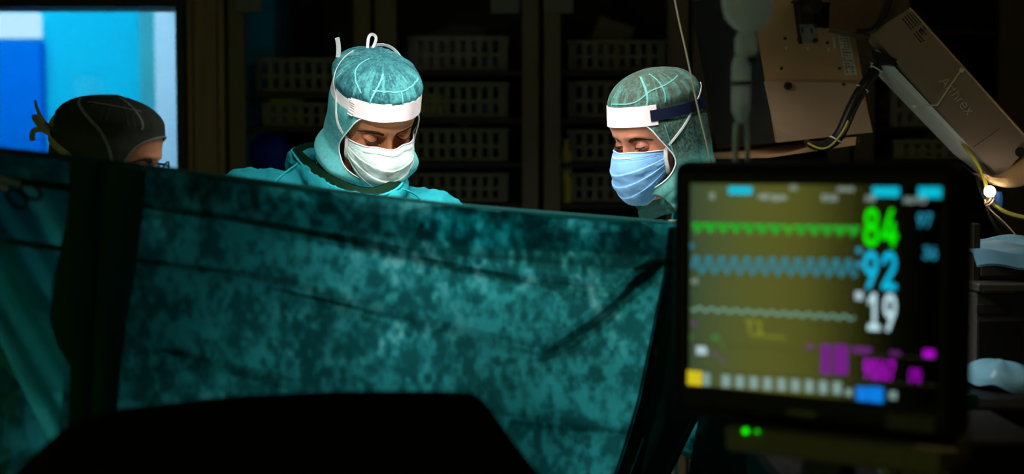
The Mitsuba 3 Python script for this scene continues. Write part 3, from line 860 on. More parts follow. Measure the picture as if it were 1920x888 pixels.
class Head:
    def __init__(self, pos, yaw, pitch, roll, loose=0.0, band_pinch=True, seed=1, tall=0.0, scale=1.0):
        self.tall = tall
        self.M = np.eye(4); self.M[:3, :3] = rotm(yaw, pitch, roll) * scale; self.M[:3, 3] = pos
        self.loose, self.pinch, self.seed = loose, band_pinch, seed

    def band_z(self, th):
        return .061 - .018 * (1 - np.cos(th)) / 2 * 1.0

    def hood(self, th, z, off=0.0):
        """Point of the hood's surface in head space."""
        th, z = np.broadcast_arrays(np.asarray(th, float), np.asarray(z, float))
        yf, yb, w = _cyf(z), _cyb(z), _cw(z)
        bz = self.band_z(th)
        if self.pinch:
            p = gs(z - bz, .016)
        else:
            p = 0 * z
        grow = self.loose * (sm(.062, .085, z) * .004 * (1 - sm(.105, .122, z)) +   .007 * sm(-.01, -.05, z) * sm(.2, -1, np.cos(th)) + .019 * sm(-.055, -.088, z) * (1 - .8 * sm(-.098, -.120, z)) * sm(.85, .3, np.cos(th))) - .004 * p
        x, y = sup(th, yf + grow, yb + grow, w + grow, .94)
        # gathers running up to the crown, and slack folds round the neck
        q = np.stack([np.cos(th) * 2.2, np.sin(th) * 2.2, z * 16], -1)
        g = meshkit.noise(q * np.array([2.6, 2.6, .35]) + self.seed * 7.3, self.seed)
        rf = meshkit.noise(np.stack([th * 7.5 + self.seed, th * 0, z * 6], -1), self.seed + 1)
        rad = (  .0017 * gs(rf - .5, .10) + .0009 * gs(meshkit.noise(np.stack([th * 15 + 3, th * 0, z * 8], -1), 3) - .5, .12)) * sm(.070, .082, z) * (1 - sm(.1, .1215, z)) * (.3 + self.loose)
        nk = meshkit.noise(np.stack([np.cos(th + z * 9) * 1.5, np.sin(th + z * 9) * 1.5, z * 42 + th * .6], -1) + self.seed, self.seed + 3)
        neck = .020 * (np.abs(nk - .5) * 2 - .35) * sm(-.085, -.125, z) * (.4 + self.loose)
        mid = .003 * (meshkit.noise(np.stack([th * 2.5, z * 30, z * 0], -1) + 5 + self.seed, 2) - .5) * sm(-.09, -.06, z)
        k = 1 + (rad + neck + mid + off) / np.maximum(np.hypot(x, y), .02)
        top = sm(.095, .122, z)
        return np.stack([x * k, y * k, z + self.tall * np.maximum(z - .07, 0) + (off + rad * .6) * top], -1)

    def normal(self, th, z):
        e = 1e-3
        a = self.hood(th + e * 8, z) - self.hood(th - e * 8, z)
        b = self.hood(th, np.minimum(z + e, .1219)) - self.hood(th, z - e)
        n = unit(np.cross(a, b))
        p = self.hood(th, z)
        s = np.sign((n * np.stack([p[..., 0], p[..., 1], p[..., 2] * 0 + .02], -1)).sum(-1, keepdims=True))
        return n * np.where(s == 0, 1, s)

    def w(self, p):
        return np.asarray(p) @ self.M[:3, :3].T + self.M[:3, 3]

    def wd(self, d):
        return np.asarray(d) @ self.M[:3, :3].T

    def strip(self, path, width, th, off=.0015, n=50, straight=False):
        """Ribbon on the hood along (degrees, z) points."""
        path = np.array(path, float)
        p = curve(path * [1 / 60, 12], n) / [1 / 60, 12] if len(path) > 2 and not straight else np.stack([np.interp(np.linspace(0, 1, n), np.linspace(0, 1, len(path)), path[:, k]) for k in (0, 1)], -1)
        a, z = np.radians(p[:, 0]), np.clip(p[:, 1], -.2, .1205)
        q, N = self.hood(a, z, off), self.normal(a, z)
        return ribbon(self.w(q), self.wd(N), width, th)

    def tie(self, corner, path, width, th, off=.0022, n=60):
        c = np.array(corner)
        a = np.radians([q[0] for q in path]); z = np.array([q[1] for q in path])
        pts = curve(np.vstack([c, self.hood(a, z, off)]), n)
        N = pts * [1, 1, .0] + [0, 0, .0]
        m = max(3, n // len(path))
        return ribbon(self.w(pts), self.wd(unit(N)), width, th)

    def opening(self, th, z):
        """> 0 outside the face opening of the hood."""
        return (np.abs((th + np.pi) % (2 * np.pi) - np.pi) / self.om(z)) ** 2.4 + np.abs((z - self.oz) / self.oh) ** 2.4 - 1

    oz, oh = -.014, .074

    om_top, om_low = 57, 74

    def om(self, z):
        return np.radians(self.om_top + (self.om_low - self.om_top) * sm(.02, -.05, z))

    def opening_path(self, n=140):
        t = np.linspace(0, 2 * np.pi, n)
        c, s = np.cos(t), np.sin(t)
        th = np.sign(c) * np.abs(c) ** (2 / 2.4)
        z = self.oz + self.oh * np.sign(s) * np.abs(s) ** (2 / 2.4)
        return th * self.om(z), z


def hood_parts(k, H, base, hair_shade, tint2, zb, sheer=.5, edge='m_tie', side=.5):
    """The hood as a mesh with its face opening cut out, its white edging and its seams."""
    th = np.linspace(-np.pi, np.pi, 420)
    z = np.concatenate([np.linspace(-.20, .04, 190)[:-1], zsample(110, .04, .1219)])
    Z, TH = np.meshgrid(z, th, indexing='ij')
    pts = H.hood(TH, Z)
    v, f = gridmesh(pts)
    val = H.opening(TH, Z).ravel()
    zl = zb(TH).ravel()
    val = np.minimum(val, (Z.ravel() - zl) * 20)
    hv = v.copy()
    T, Zf = TH.ravel(), Z.ravel()
    n1 = fbm(hv * [1, 1, .6], 420, 2, H.seed); n2 = fbm(hv, 110, 3, H.seed + 4); n3 = fbm(hv * [1, 1, .4], 600, 2, H.seed + 9)
    ns = meshkit.fbm(np.stack([np.cos(T) * 9 + H.seed, np.sin(T) * 9, Zf * 55], -1) * np.array([3.2, 3.2, 1]), 3, 4)
    sky = sm(.25, .78, n2 * .25 + n1 * .40 + ns * .35)
    ridge = (sm(.070, .082, Zf) * (1 - sm(.1, .1215, Zf)) * gs(meshkit.noise(np.stack([T * 7.5 + H.seed, T * 0, Zf * 6], -1), H.seed + 1) - .5, .10))
    sky = np.clip(sky + .5 * ridge, 0, 1.2)
    hair = (side * sm(-.06, -.02, Zf) + (1 - side) * sm(.04, .07, Zf)) * (1 - .45 * sm(.35, .2, np.abs(T) / np.pi) * sm(.085, .06, Zf))       # hair shows dark through the thin cloth; shade too on the right surgeon
    c = np.array(base) * ((.75 + .5 * n3) * (1 - .38 * sm(.045, .07, Zf)))[:, None]
    dark = np.array(hair_shade) * (.7 + .6 * n3)[:, None]
    m = np.clip(hair * sheer * (1.45 - .95 * sky), 0, .95)[:, None]
    c = c * (1 - m) + dark * m
    v2, f2, c2 = clip(v, f, val, c)
    put(k, (H.w(v2), f2), 'm_cloth', smooth=True, color=np.clip(c2, 0, 1))
    a, zz = H.opening_path()
    put(k + '__edging', tube(H.w(H.hood(a, zz, .0008)), .0013, 7), edge, smooth=40, label='edging round the face')


def mask_parts(k, H, col, edge, side, pleat=1.0, bump=1.0, zup=0.0, strip_w=.33, strip_mat='m_tie'):
    """Pleated face mask with its bound edges, nose strip and ties."""
    nu, nv = 150, 130
    u, v = np.meshgrid(np.linspace(-1, 1, nu), np.linspace(0, 1, nv), indexing='ij')

    def surf(u, v, off=0.0, plain=False):
        al = u * 1.36
        top = sm(.35, 0, v)
        dep = PchipInterpolator([0, .12, .3, .5, .7, .86, 1], [.0705, .082, .0915, .0905, .084, .071, .043])(v) + off
        wid = PchipInterpolator([0, .3, .6, .85, 1], [.0660, .0665, .0655, .059, .047])(v) + off
        zc = PchipInterpolator([0, .12, .3, .5, .7, .86, 1], [-.010, -.022, -.046, -.070, -.094, -.112, -.121])(v)
        zs = -.014 - .052 * v ** .9
        e = np.abs(u) ** 1.9
        z = zc * (1 - e) + zs * e
        x = wid * np.sin(al)
        y = .030 + dep * np.cos(al) ** (1.0 + .0 * v)
        y = y + bump * (.004 * gs(u, .16) * top - .005 * top * gs(np.abs(u) - .30, .14))     # moulded over the nose
        z = z + zup * top * (1 - np.abs(u) ** 2)
        # pleats: cloth steps outward below each fold, fading to the sides where it is gathered
        r = 0
        for c_, h_ in ((.30, .0026), (.50, .003), (.70, .0026)):
            dv = v + .05 * np.abs(u) - c_
            r = r + h_ * (sm(-.012, .012, dv) - sm(.0, .17, dv))
        wr = .0030 * (np.abs(meshkit.noise(np.stack([u * 3.2 + v * 2.6, v * 4.4 - u * 1.5, v * 0], -1) + H.seed * 3, H.seed) - .5) * 2 - .3)
        wr = wr + .0016 * (meshkit.noise(np.stack([u * 9, v * 12 + u * 4, v * 0], -1) + H.seed, 6) - .5)
        o = pleat * r * (1 - .3 * e) + wr * sm(.12, .4, v)
        st = -.0006 * (gs(v - .045, .010) + gs(v - .105, .007) + gs(v - .135, .007))
        o = o + st
        if plain:
            o = off + 0 * u
        return np.stack([x + o * np.sin(al), y + o * np.cos(al), z], -1)
    p = surf(u, v)
    g, f = gridmesh(p)
    n = fbm(g, 300, 2, 3)
    c = np.array(col) * (.92 + .12 * n)[:, None]
    put(k, (H.w(g), f), 'm_cloth', smooth=True, color=np.clip(c, 0, 1))
    t = np.linspace(-1, 1, 80)
    for nm, uu, vv in (('top', t, t * 0 + .006), ('bottom', t, t * 0 + .994)):
        q = surf(uu, vv, .001)
        put(k + f'__{"upper" if nm == "top" else "lower"}_binding', tube(H.w(q), .0012, 6), edge, smooth=40)
    for n_, s in enumerate((-1, 1)):
        vv = np.linspace(0, 1, 40)
        q = surf(vv * 0 + s, vv, .0012, True)
        N = np.stack([s * np.ones(40) * .9, vv * 0 + .45, vv * 0], -1)
        put(num(k + '__side_binding'), ribbon(H.w(q), H.wd(N), .007, .0012), edge)
    q = surf(np.linspace(-strip_w, strip_w, 40), np.full(40, .085), .0012)
    put(k + '__nose_strip', ribbon(H.w(q), H.wd(np.stack([q[:, 0] * .4, q[:, 0] * 0 + 1, q[:, 0] * 0 + .25], -1)), .0030, .0005), strip_mat, label='pale nose strip')
    return surf


def body(k, H, jt, tone, hv, hf, gown=(0.008, 0.23, 0.265), seed=1, collar=None, wr=.014, neck_r=.062):
    """Body as one continuous mesh with the head; gown, collar, trousers, shoes and gloved hands as its children."""
    J = {a: np.asarray(b, float) for a, b in jt.items()}
    headw = H.w(hv)
    nk = H.w([0, -.028, -.075])
    sk = hull([(J['pelvis'], .115, J['chest'], .115), (J['chest'], .115, J['neck'], neck_r), (J['neck'], neck_r, nk, .058),
               (J['neck'] - V(0, 0, .035), .045, J['shr'], .044), (J['neck'] - V(0, 0, .035), .045, J['shl'], .044), (J['chest'], .10, J['shr'], .05), (J['chest'], .10, J['shl'], .05),
               (J['shr'], .048, J['elr'], .040), (J['elr'], .042, J['wrr'], .028), (J['shl'], .048, J['ell'], .040), (J['ell'], .042, J['wrl'], .028),
               (J['pelvis'] + J['lat'] * .065, .085, J['knr'], .062), (J['knr'], .062, J['anr'], .042), (J['pelvis'] - J['lat'] * .065, .085, J['knl'], .062), (J['knl'], .062, J['anl'], .042)])
    bv, bf = smoothed(sk, .014, 10)
    bm = m3.Manifold(m3.Mesh(bv.astype(np.float32), bf.astype(np.uint32)))
    hm = m3.Manifold(m3.Mesh(headw.astype(np.float32), hf.astype(np.uint32)))
    both = (bm + hm) if not hm.is_empty() and not bm.is_empty() else bm
    v, f = man_arrays(both)
    hl = (v - H.M[:3, 3]) @ H.M[:3, :3]
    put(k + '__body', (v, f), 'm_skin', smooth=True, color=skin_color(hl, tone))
    # gown
    gk = hull([(J['pelvis'], .150, J['chest'], .146), (J['chest'], .140, J['neck'] - V(0, 0, .035), .068), (J['neck'] - V(0, 0, .03), .066, J['shr'], .074), (J['neck'] - V(0, 0, .03), .066, J['shl'], .074),
               (J['chest'], .14, J['shr'], .082), (J['chest'], .14, J['shl'], .082),
               (J['shr'], .074, J['elr'], .064), (J['elr'], .064, J['wrr'], .042), (J['shl'], .074, J['ell'], .064), (J['ell'], .064, J['wrl'], .042),
               (J['pelvis'], .175, V(J['pelvis'][0], J['pelvis'][1], .42), .20)] +
              ([(J['chest'], .12, V(*c_), .015) for c_ in collar] + [(collar[i], .015, collar[i - 1], .015) for i in range(len(collar))] if collar is not None else []))
    gv, gf = smoothed(gk, .0085, 14)
    gt = trimesh.Trimesh(gv, gf, process=False)
    N = np.array(gt.vertex_normals)
    q = gv + np.array([seed * 3.1, 0, 0])
    cr = np.abs(fbm(q * [1.0, 1.0, .62], 15, 2, seed) - .5) * 2
    cr2 = np.abs(fbm(q * [1.3, 1.0, .8] + 4, 34, 2, seed + 2) - .5) * 2
    gv = gv + N * ((.30 - cr ** .7) * wr + (.3 - cr2 ** .7) * wr * .5)[:, None]
    nn = fbm(gv, 60, 3, seed)
    put(k + '__gown', (gv, gf), 'm_cloth', smooth=True, color=np.clip(np.array(gown) * (.85 + .3 * nn)[:, None], 0, 1))
    # lower legs of the trousers, shoes
    for n_, s in enumerate(('r', 'l')):
        put(num(k + '__trouser_leg'), smoothed(hull([(J['kn' + s] + V(0, 0, .1), .085, J['an' + s] + V(0, 0, .02), .07)]), .03, 4), 'm_trouser', smooth=True)
        a_ = J['an' + s]; fw = J['fwd']
        put(num(k + '__shoe'), smoothed(hull([(a_ - fw * .05 + V(0, 0, -.045), .043, a_ + fw * .13 + V(0, 0, -.055), .033), (a_, .04, a_ + fw * .06 + V(0, 0, -.045), .042)]), .012, 6), 'm_shoe', smooth=True)
    # gloved hands with five bent fingers
    for s in ('r', 'l'):
        wj, ej, tip = J['wr' + s], J['el' + s], J['aim']
        d = unit(wj - ej); d2 = unit(d + unit(tip - wj))
        sd = unit(np.cross(d2, V(0, 0, 1))); upn = np.cross(sd, d2)
        o = 1 if s == 'r' else -1
        pal = wj + d2 * .085
        pr = [(wj - d * .07, .036, wj, .031), (wj, .029, pal + sd * .026, .016), (wj, .029, pal - sd * .026, .016)]
        for q_, L in ((-.030, .072), (-.010, .082), (.010, .078), (.030, .062)):
            b0 = pal + sd * q_; b1 = b0 + d2 * L * .45 - upn * .006; b2 = b1 + unit(d2 - .7 * upn) * L * .32; b3 = b2 + unit(d2 - 1.5 * upn) * L * .25
            pr += [(b0, .010, b1, .0095), (b1, .0095, b2, .009), (b2, .009, b3, .008)]
        t0 = wj + d2 * .03 - sd * o * .026; t1 = t0 - sd * o * .026 + d2 * .03 - upn * .012; t2 = t1 + d2 * .034 - upn * .01 + sd * o * .006
        pr += [(wj + d2 * .015, .020, t0, .014), (t0, .013, t1, .0105), (t1, .0105, t2, .009)]
        put(num(k + '__glove'), smoothed(hull(pr, 12), .005, 4), 'm_glove', smooth=True)
    return J, (gv, gf, N)


def stance(pelvis, yaw, chest, neck, shr, shl, hands, fwd_len=.04):
    f = V(-math.sin(math.radians(yaw)), math.cos(math.radians(yaw)), 0)
    lat = V(f[1], -f[0], 0)
    pelvis = np.asarray(pelvis, float)
    j = dict(pelvis=pelvis, chest=chest, neck=neck, shr=shr, shl=shl, lat=lat, fwd=f)
    for s, o in (('r', 1), ('l', -1)):
        hip = pelvis + lat * .085 * o
        j['kn' + s] = V(hip[0], hip[1], .50) + f * .03
        j['an' + s] = V(hip[0], hip[1], .10) - f * .01
        w = np.asarray(hands[0 if s == 'r' else 1], float)
        sh = np.asarray(shr if s == 'r' else shl, float)
        mid = (sh + w) / 2
        L = np.linalg.norm(w - sh)
        drop = math.sqrt(max(.29 ** 2 - (L / 2) ** 2, .0025))
        dirv = unit(V(lat[0] * o * .5, lat[1] * o * .5, -1))
        j['el' + s] = mid + dirv * drop
        j['wr' + s] = w
    j['aim'] = (np.asarray(hands[0]) + np.asarray(hands[1])) / 2 + f * .12 - V(0, 0, .05)
    return j


def eyes_and_brows(k, H, hv, hf, lids, look_down, browcol='m_brow', brow=((.012, .0095), (.022, .0140), (.034, .0165), (.049, .0105)), bw=.0085):
    """Eyeballs, lashes and brows, laid on the face."""
    tm = trimesh.Trimesh(hv, hf, process=False)
    fr = hv[hv[:, 1] > .03]
    from scipy.spatial import cKDTree
    tree = cKDTree(fr[:, [0, 2]])

    def on(x, z):
        q = np.stack([np.atleast_1d(x), np.atleast_1d(z)], -1)
        d, i = tree.query(q, k=4)
        w = 1 / (d + 1e-5)
        return np.stack([q[:, 0], (fr[i, 1] * w).sum(1) / w.sum(1), q[:, 1]], -1)
    for s in (-1, 1):
        ic = trimesh.creation.icosphere(3, .0124)
        p = np.array(ic.vertices)
        look = unit(V(0, 1, -.75 * look_down - .1))
        g = p @ look / .0124
        c = np.where(g[:, None] > .955, [.01, .008, .006], np.where(g[:, None] > .86, [.07, .035, .02], [.62, .56, .52]))
        put(num(k + '__eye'), (H.w(p + V(s * EYX, .0692, -.001)), np.array(ic.faces)), 'm_eye', smooth=True, color=c)
        L = lids[s]
        put(num(k + '__eyelash'), cat_([tube(H.w(L + V(0, .0003, 0)), np.r_[.0003, np.full(24, .0009), .0003], 6)] +
                                     [tube(H.w(np.stack([L[i], L[i] + V(0, .0025, -.0014), L[i] + V(s * (i - 13) * .00008, .0046, -.0016 - .0022 * look_down)])), [.0003, .00028, .0001], 4) for i in range(3, 24)]), 'm_hair', smooth=40)
        # brow: many short hairs over a thin strip
        bx_, bz_ = np.array(brow).T
        xx = np.linspace(bx_[0], bx_[-1], 46)
        zz = PchipInterpolator(bx_, bz_)(xx)
        parts = []
        rr = np.random.default_rng(11 + s)
        for x_, z_ in zip(xx, zz):
            t = (x_ - bx_[0]) / (bx_[-1] - bx_[0])
            hw = bw * (.9 * np.sin(np.pi * np.clip(t * .8 + .18, 0, 1)) + .1) / 2
            for r_ in range(6):
                zo = rr.uniform(-hw, hw)
                a0 = on(s * x_, z_ + zo)[0]; a1 = on(s * (x_ + .0035 + rr.uniform(0, .003)), z_ + zo * .5 + .0024 * (1 - 1.4 * t) + rr.uniform(-.0006, .0006))[0]
                parts.append(tube(np.stack([a0 + V(0, .0002, 0), (a0 + a1) / 2 + V(0, .0013, 0), a1 + V(0, .0008, 0)]), [  .00042, .00036, .00012], 3))
        v_, f_ = cat_(parts)
        put(num(k + '__eyebrow'), (H.w(v_), f_), browcol)


SKIN1, SKIN2, SKIN3 = (.62, .25, .12), (.70, .29, .18), (.50, .20, .11)

# --- the left surgeon: looks down to the right of the picture
K = 'person'
tag(K, 'person in teal gown and hood with white headband and pale mint face mask, looking down', 'person')
H1 = Head((-.262, 2.655, 1.582), 210, -31, 6, loose=1.0, seed=2, tall=.10)
hv, hf, lids = head_skin(.9, .0028)
RIM1 = np.array([P(548, 287, 2.80), P(572, 316, 2.70), P(610, 345, 2.62), P(655, 364, 2.575), P(702, 371, 2.56), P(738, 360, 2.585), P(754, 338, 2.65), P(745, 312, 2.76), P(690, 290, 2.85), P(605, 276, 2.87)])
RC = RIM1.mean(0)
J1, G1 = body(K, H1, stance((-.54, 2.98, .95), 205, P(640, 520, 2.86), P(652, 338, 2.735), P(470, 392, 2.74), P(806, 436, 2.70), ((-.12, 2.52, 1.18), (.02, 2.62, 1.17))), SKIN1, hv, hf, seed=1, collar=RIM1 - V(0, 0, .010), neck_r=.070)
rc = curve(np.vstack([RIM1, RIM1[:1]]), 120)
out = unit(rc - RC); rt = unit(np.gradient(rc, axis=0)); rn = np.cross(rt, np.cross(out, rt))
upc = unit(np.cross(rt, out)); upc = upc * np.sign((upc * V(.1, -.2, 1)).sum(1, keepdims=True))
put(K + '__gown__inner_collar', gridmesh(np.stack([rc + upc * .004 + out * .003, rc + upc * .010 - out * .002, rc + upc * .014 - out * .012, rc + upc * .015 - out * .018, rc + upc * .006 - out * .021], 1)), 'm_darkcollar', smooth=True, label='dark green ribbed collar')
put(K + '__gown__collar_edge', tube(rc + out * .003 + upc * .004, .0026, 8), 'm_gownseam', smooth=40)
for pts_ in ([(548, 300), (530, 318), (512, 342), (506, 362)], [(756, 345), (772, 352), (786, 366), (790, 384)]):
    gtree = trimesh.proximity.ProximityQuery
    from scipy.spatial import cKDTree
    t_ = cKDTree(G1[0])
    seam = np.array([P(a, b, 2.66) for a, b in pts_])
    dirs = unit(seam - EYE)
    hit = []
    for d_ in dirs:
        tt = np.linspace(2.55, 3.0, 400)
        ds, ix = t_.query(EYE + tt[:, None] * d_)
        hit.append(G1[0][ix[np.argmax(ds < .012)]] if (ds < .012).any() else None)
    put(num(K + '__gown__seam'), tube(curve([h for h in hit if h is not None], 30), .0018, 6), 'm_gownseam', smooth=40)
eyes_and_brows(K, H1, hv, hf, lids, .9, bw=.0125)
hood_parts(K + '__hood', H1, (.13, .56, .56), (.008, .06, .075), None, lambda t: -.119 + .010 * sm(.2, .8, np.cos(t)), sheer=.82)
for path, w in (([(31, .094), (22, .095), (0, .0945), (-24, .096), (-56, .099)], .0022), ([(33, .073), (30, .088), (24, .1), (16, .112)], .0032),
                ([(-8, .094), (-8, .076)], .0022), ([(88, .118), (74, .108), (60, .099), (46, .087)], .0022), ([(96, .045), (92, .075), (90, .095)], .0024)):
    put(num(K + '__hood__seam'), H1.strip(path, w, .0009, off=.0004), 'm_seam')
# headband: broad foam piece in front, narrower elastic behind
a_ = np.linspace(-88, 60, 70)
put(K + '__headband', H1.strip(np.stack([a_, H1.band_z(np.radians(a_))], -1), .034, .0042, off=.0006, n=90, straight=True), 'm_foam', label='white foam headband')
a_ = np.linspace(58, 275, 90)
put(K + '__headband__strap', H1.strip(np.stack([a_, H1.band_z(np.radians(a_))], -1), .021, .0012, off=.0010, n=120, straight=True), 'm_white', label='white elastic strap')
for side in (60, -88):
    z_ = float(H1.band_z(np.radians(side)))
    for q in np.linspace(-.0145, .0145, 7):
        put(num(K + '__headband__stitch'), H1.strip([(side - 5.5 * np.sign(side), z_ + q), (side + 1.5 * np.sign(side), z_ + q + .001)], .0018, .0016, off=.0048, n=6, straight=True), 'm_white')
mask1 = mask_parts(K + '__face_mask', H1, (.60, .77, .73), 'm_white', 1, pleat=.55, strip_w=.6, strip_mat='m_strip1')
for s, path in ((1, [(70, .0), (79, .022), (88, .046), (94, .075), (104, .098), (130, .112)]), (-1, [(-72, .006), (-84, .03), (-100, .06), (-125, .095), (-170, .112)])):
    put(num(K + '__face_mask__tie'), H1.tie(mask1(float(s), 0.0, .001), path, .0056, .0009), 'm_tie', label='white tie')
put(K + '__face_mask__tie_end', ribbon(H1.w(curve([(.060, -.055, .100), (.060, -.057, .118), (.064, -.060, .138)], 14)), H1.wd(V(.2, 1, .1)), .0085, .0008), 'm_tie', label='loose end of the white tie')
put(K + '__face_mask__tie_loop', ribbon(H1.w(curve([(.006, -.050, .112), (.004, -.055, .128), (-.004, -.06, .141), (-.010, -.058, .139), (-.010, -.054, .126), (-.004, -.050, .112)], 30)), H1.wd(V(.3, .9, .1)), .0055, .0008), 'm_tie', label='small loop of the white tie')

# --- the right surgeon: nearly in profile, looks left and down
K = 'person_001'
tag(K, 'person in green hood with navy headband strap and blue face mask behind the patient monitor', 'person')
H2 = Head((.278, 2.66, 1.548), 123, -17, -3, loose=.4, seed=5, tall=.22, scale=.965)
hv, hf, lids = head_skin(.6, .0055)
J2, G2 = body(K, H2, stance((.58, 2.86, .95), 105, V(.47, 2.80, 1.27), V(.385, 2.745, 1.42), V(.42, 2.98, 1.37), V(.40, 2.55, 1.36), ((.22, 2.74, 1.19), (.20, 2.46, 1.19))), SKIN2, hv, hf, seed=4)
eyes_and_brows(K, H2, hv, hf, lids, .6, bw=.0095)
hood_parts(K + '__hood', H2, (.15, .46, .41), (.05, .06, .042), None, lambda t: -.185 + .09 * sm(.2, .8, np.cos(t)), sheer=.85, side=.95)  # brown-grey dark tone also puts the shaded side into the hood colour
for path, w in (([(10, .083), (-15, .083), (-40, .087), (-52, .094), (-70, .097), (-90, .1), (-110, .104)], .0026), ([(-48, .076), (-50, .09), (-46, .104), (-35, .115)], .004), ([(-72, .074), (-74, .09), (-72, .105), (-60, .116)], .0026),
                ([(-66, .035), (-68, .0), (-70, -.03)], .002), ([(8, .083), (8, .076)], .002)):
    put(num(K + '__hood__seam'), H2.strip(path, w, .0009, off=.0004), 'm_seam2')
a_ = np.linspace(64, -60, 60)
put(K + '__headband', H2.strip(np.stack([a_, H2.band_z(np.radians(a_))], -1), .037, .004, off=.0006, n=90, straight=True), 'm_foam', label='white foam headband')
a_ = np.linspace(-52, -300, 90)
put(K + '__headband__strap', H2.strip(np.stack([a_, H2.band_z(np.radians(a_))], -1), .020, .0016, off=.0050 * 1.0, n=120, straight=True), 'm_navy', label='navy elastic strap')
mask2 = mask_parts(K + '__face_mask', H2, (.20, .43, .76), 'm_white', -1, pleat=.8, bump=.5, zup=.004)
for s, path in ((-1, [(-74, .004), (-88, .022), (-104, .042), (-120, .06), (-150, .078)]), (1, [(74, .004), (88, .022), (104, .042), (120, .06), (150, .078)])):
    put(num(K + '__face_mask__tie'), H2.tie(mask2(float(s), 0.0, .001), path, .0042, .0012), 'm_tie', label='white tie')

# --- the assistant at the left, in the dark, facing right
K = 'person_002'
tag(K, 'person in hood coloured dark as shade, with tied ribbon and glasses, low in front of the bright window', 'person')
Head.om_top = 58
H3 = Head((-.668, 2.33, 1.497), 265, -8, 2, loose=.6, band_pinch=False, seed=9, tall=.05, scale=.90)
hv, hf, lids = head_skin(.9, .002)
J3, G3 = body(K, H3, stance((-.92, 2.36, .92), 268, V(-.86, 2.36, 1.20), V(-.775, 2.345, 1.375), V(-.80, 2.15, 1.30), V(-.80, 2.56, 1.31), ((-.40, 2.36, 1.18), (-.38, 2.47, 1.18))), SKIN3, hv, hf, seed=7)
eyes_and_brows(K, H3, hv, hf, lids, .9, 'm_hair')
hood_parts(K + '__hood', H3, (.05, .065, .05), (.014, .015, .012), None, lambda t: -.19 + 0 * t, sheer=.5, edge='m_seam3')  # unlit look of a teal hood put into dark cloth and trim colours
for path, w in (([(140, .108), (112, .095), (88, .066), (72, .02), (64, -.03)], .0045), ([(60, .117), (45, .108), (38, .09), (40, .07)], .003), ([(110, .105), (60, .103), (30, .1)], .002)):
    put(num(K + '__hood__seam'), H3.strip(path, w, .0009, off=.0004), 'm_seam3')
mask_parts(K + '__face_mask', H3, (.33, .45, .42), 'm_tie', 1)
put(K + '__face_mask__tie', H3.strip([(66, -.034), (80, -.022), (98, -.008), (116, .010), (142, .029), (166, .042)], .0125, .001, off=.0022), 'm_band_tie', label='flat ribbon tied behind the hood')
q0 = H3.hood(np.radians(170), .043, .004)
kn = H3.w(q0)
bk = H3.wd(V(0, -1, .1)); ud = V(0, 0, 1); sdv = unit(np.cross(bk, ud))
put(K + '__face_mask__knot', smoothed(hull([(kn - bk * .004 - ud * .004, .007, kn + bk * .008 + ud * .004, .0085)]), .003, 3), 'm_band_tie', smooth=True)
put(K + '__face_mask__bow_end', cat_([ribbon(curve([kn, kn + bk * .012 + ud * .012, kn + bk * .022 + ud * .028, kn + bk * .027 + ud * .044], 20), V(.25, -1, .2), np.linspace(.010, .004, 20), .001),
                                    ]), 'm_band_tie')
put(K + '__face_mask__bow_end_001', ribbon(curve([kn, kn + bk * .012 + ud * .006, kn + bk * .024 + ud * .016, kn + bk * .029 + ud * .017, kn + bk * .024 + ud * .008, kn + bk * .006 + ud * .0], 30), V(.2, -1, .3), .008, .001), 'm_band_tie')
put(K + '__face_mask__bow_end_002', ribbon(curve([kn, kn + bk * .012 - ud * .001, kn + bk * .026 - ud * .004, kn + bk * .033 - ud * .024], 24), V(.2, -1, .2), .009, .001), 'm_band_tie')
put(K + '__face_mask__bow_end_003', ribbon(curve([kn, kn + V(.004, 0, .012), kn + V(.012, 0, .024)], 12), V(.2, -1, .2), .010, .001), 'm_band_tie')
# glasses
gl = K + '__glasses'
rim = []
for s in (-1, 1):
    t = np.linspace(0, 2 * np.pi, 40)
    p = np.stack([s * .033 + .025 * np.cos(t), .101 - .006 * np.abs(np.cos(t)) * (np.cos(t) * s > 0) + 0 * t, -.004 + .017 * np.sin(t)], -1)
    rim.append(p)
put(gl, cat_([tube(H3.w(rim[0]), .0014, 6), tube(H3.w(rim[1]), .0014, 6), tube(H3.w(curve([(-.009, .101, 0), (0, .104, .003), (.009, .101, 0)], 10)), .0014, 6)]), 'm_glasses', smooth=40, label='thin framed glasses')
for s in (-1, 1):
    put(num(gl + '__temple'), tube(H3.w(curve([(s * .057, .094, .003), (s * .074, .086, .003), (s * .082, .05, .004), (s * .083, -.01, .004)], 16)), .0017, 6), 'm_glasses', smooth=40)
    put(num(gl + '__lens'), (lambda g: (H3.w(g[0]), g[1]))((np.vstack([rim[(s + 1) // 2][:-1], [[s * .033, .102, -.004]]]), np.array([(i, (i + 1) % 39, 39) for i in range(39)]))), 'm_clear')

# ------------------------------------------------------------------ operating table and patient field, hidden below the screen
tag('operating_table', 'operating table with teal sheets behind the drape screen', 'operating table')
put('operating_table__pedestal', cat_([bx(-.22, .22, 2.55, 3.05, 0, .08, .01), bx(-.12, .12, 2.65, 2.95, .08, .86, .01)]), 'm_metal')
put('operating_table__top', rbox(-.25, .25, 2.26, 3.95, .86, .95, .02, 10), 'm_black')
n_, m_ = 80, 50
u, v = np.meshgrid(np.linspace(0, 1, n_), np.linspace(0, 1, m_), indexing='ij')
xx = (v - .5) * .62; yy = 2.24 + u * 1.72
zz = .955 + .13 * np.sqrt(np.clip(1 - (xx / .30) ** 2, 0, 1)) * (.55 + .45 * sm(0, .2, u)) - .28 * sm(.25, .31, np.abs(xx)) + .006 * np.sin(xx * 40 + yy * 17)
gg, f_ = gridmesh(np.stack([xx, yy, zz], -1))
put('patient_sheet', (gg, f_), 'm_sheet', smooth=True, label='teal sheet covering the patient on the operating table', cat='sheet')
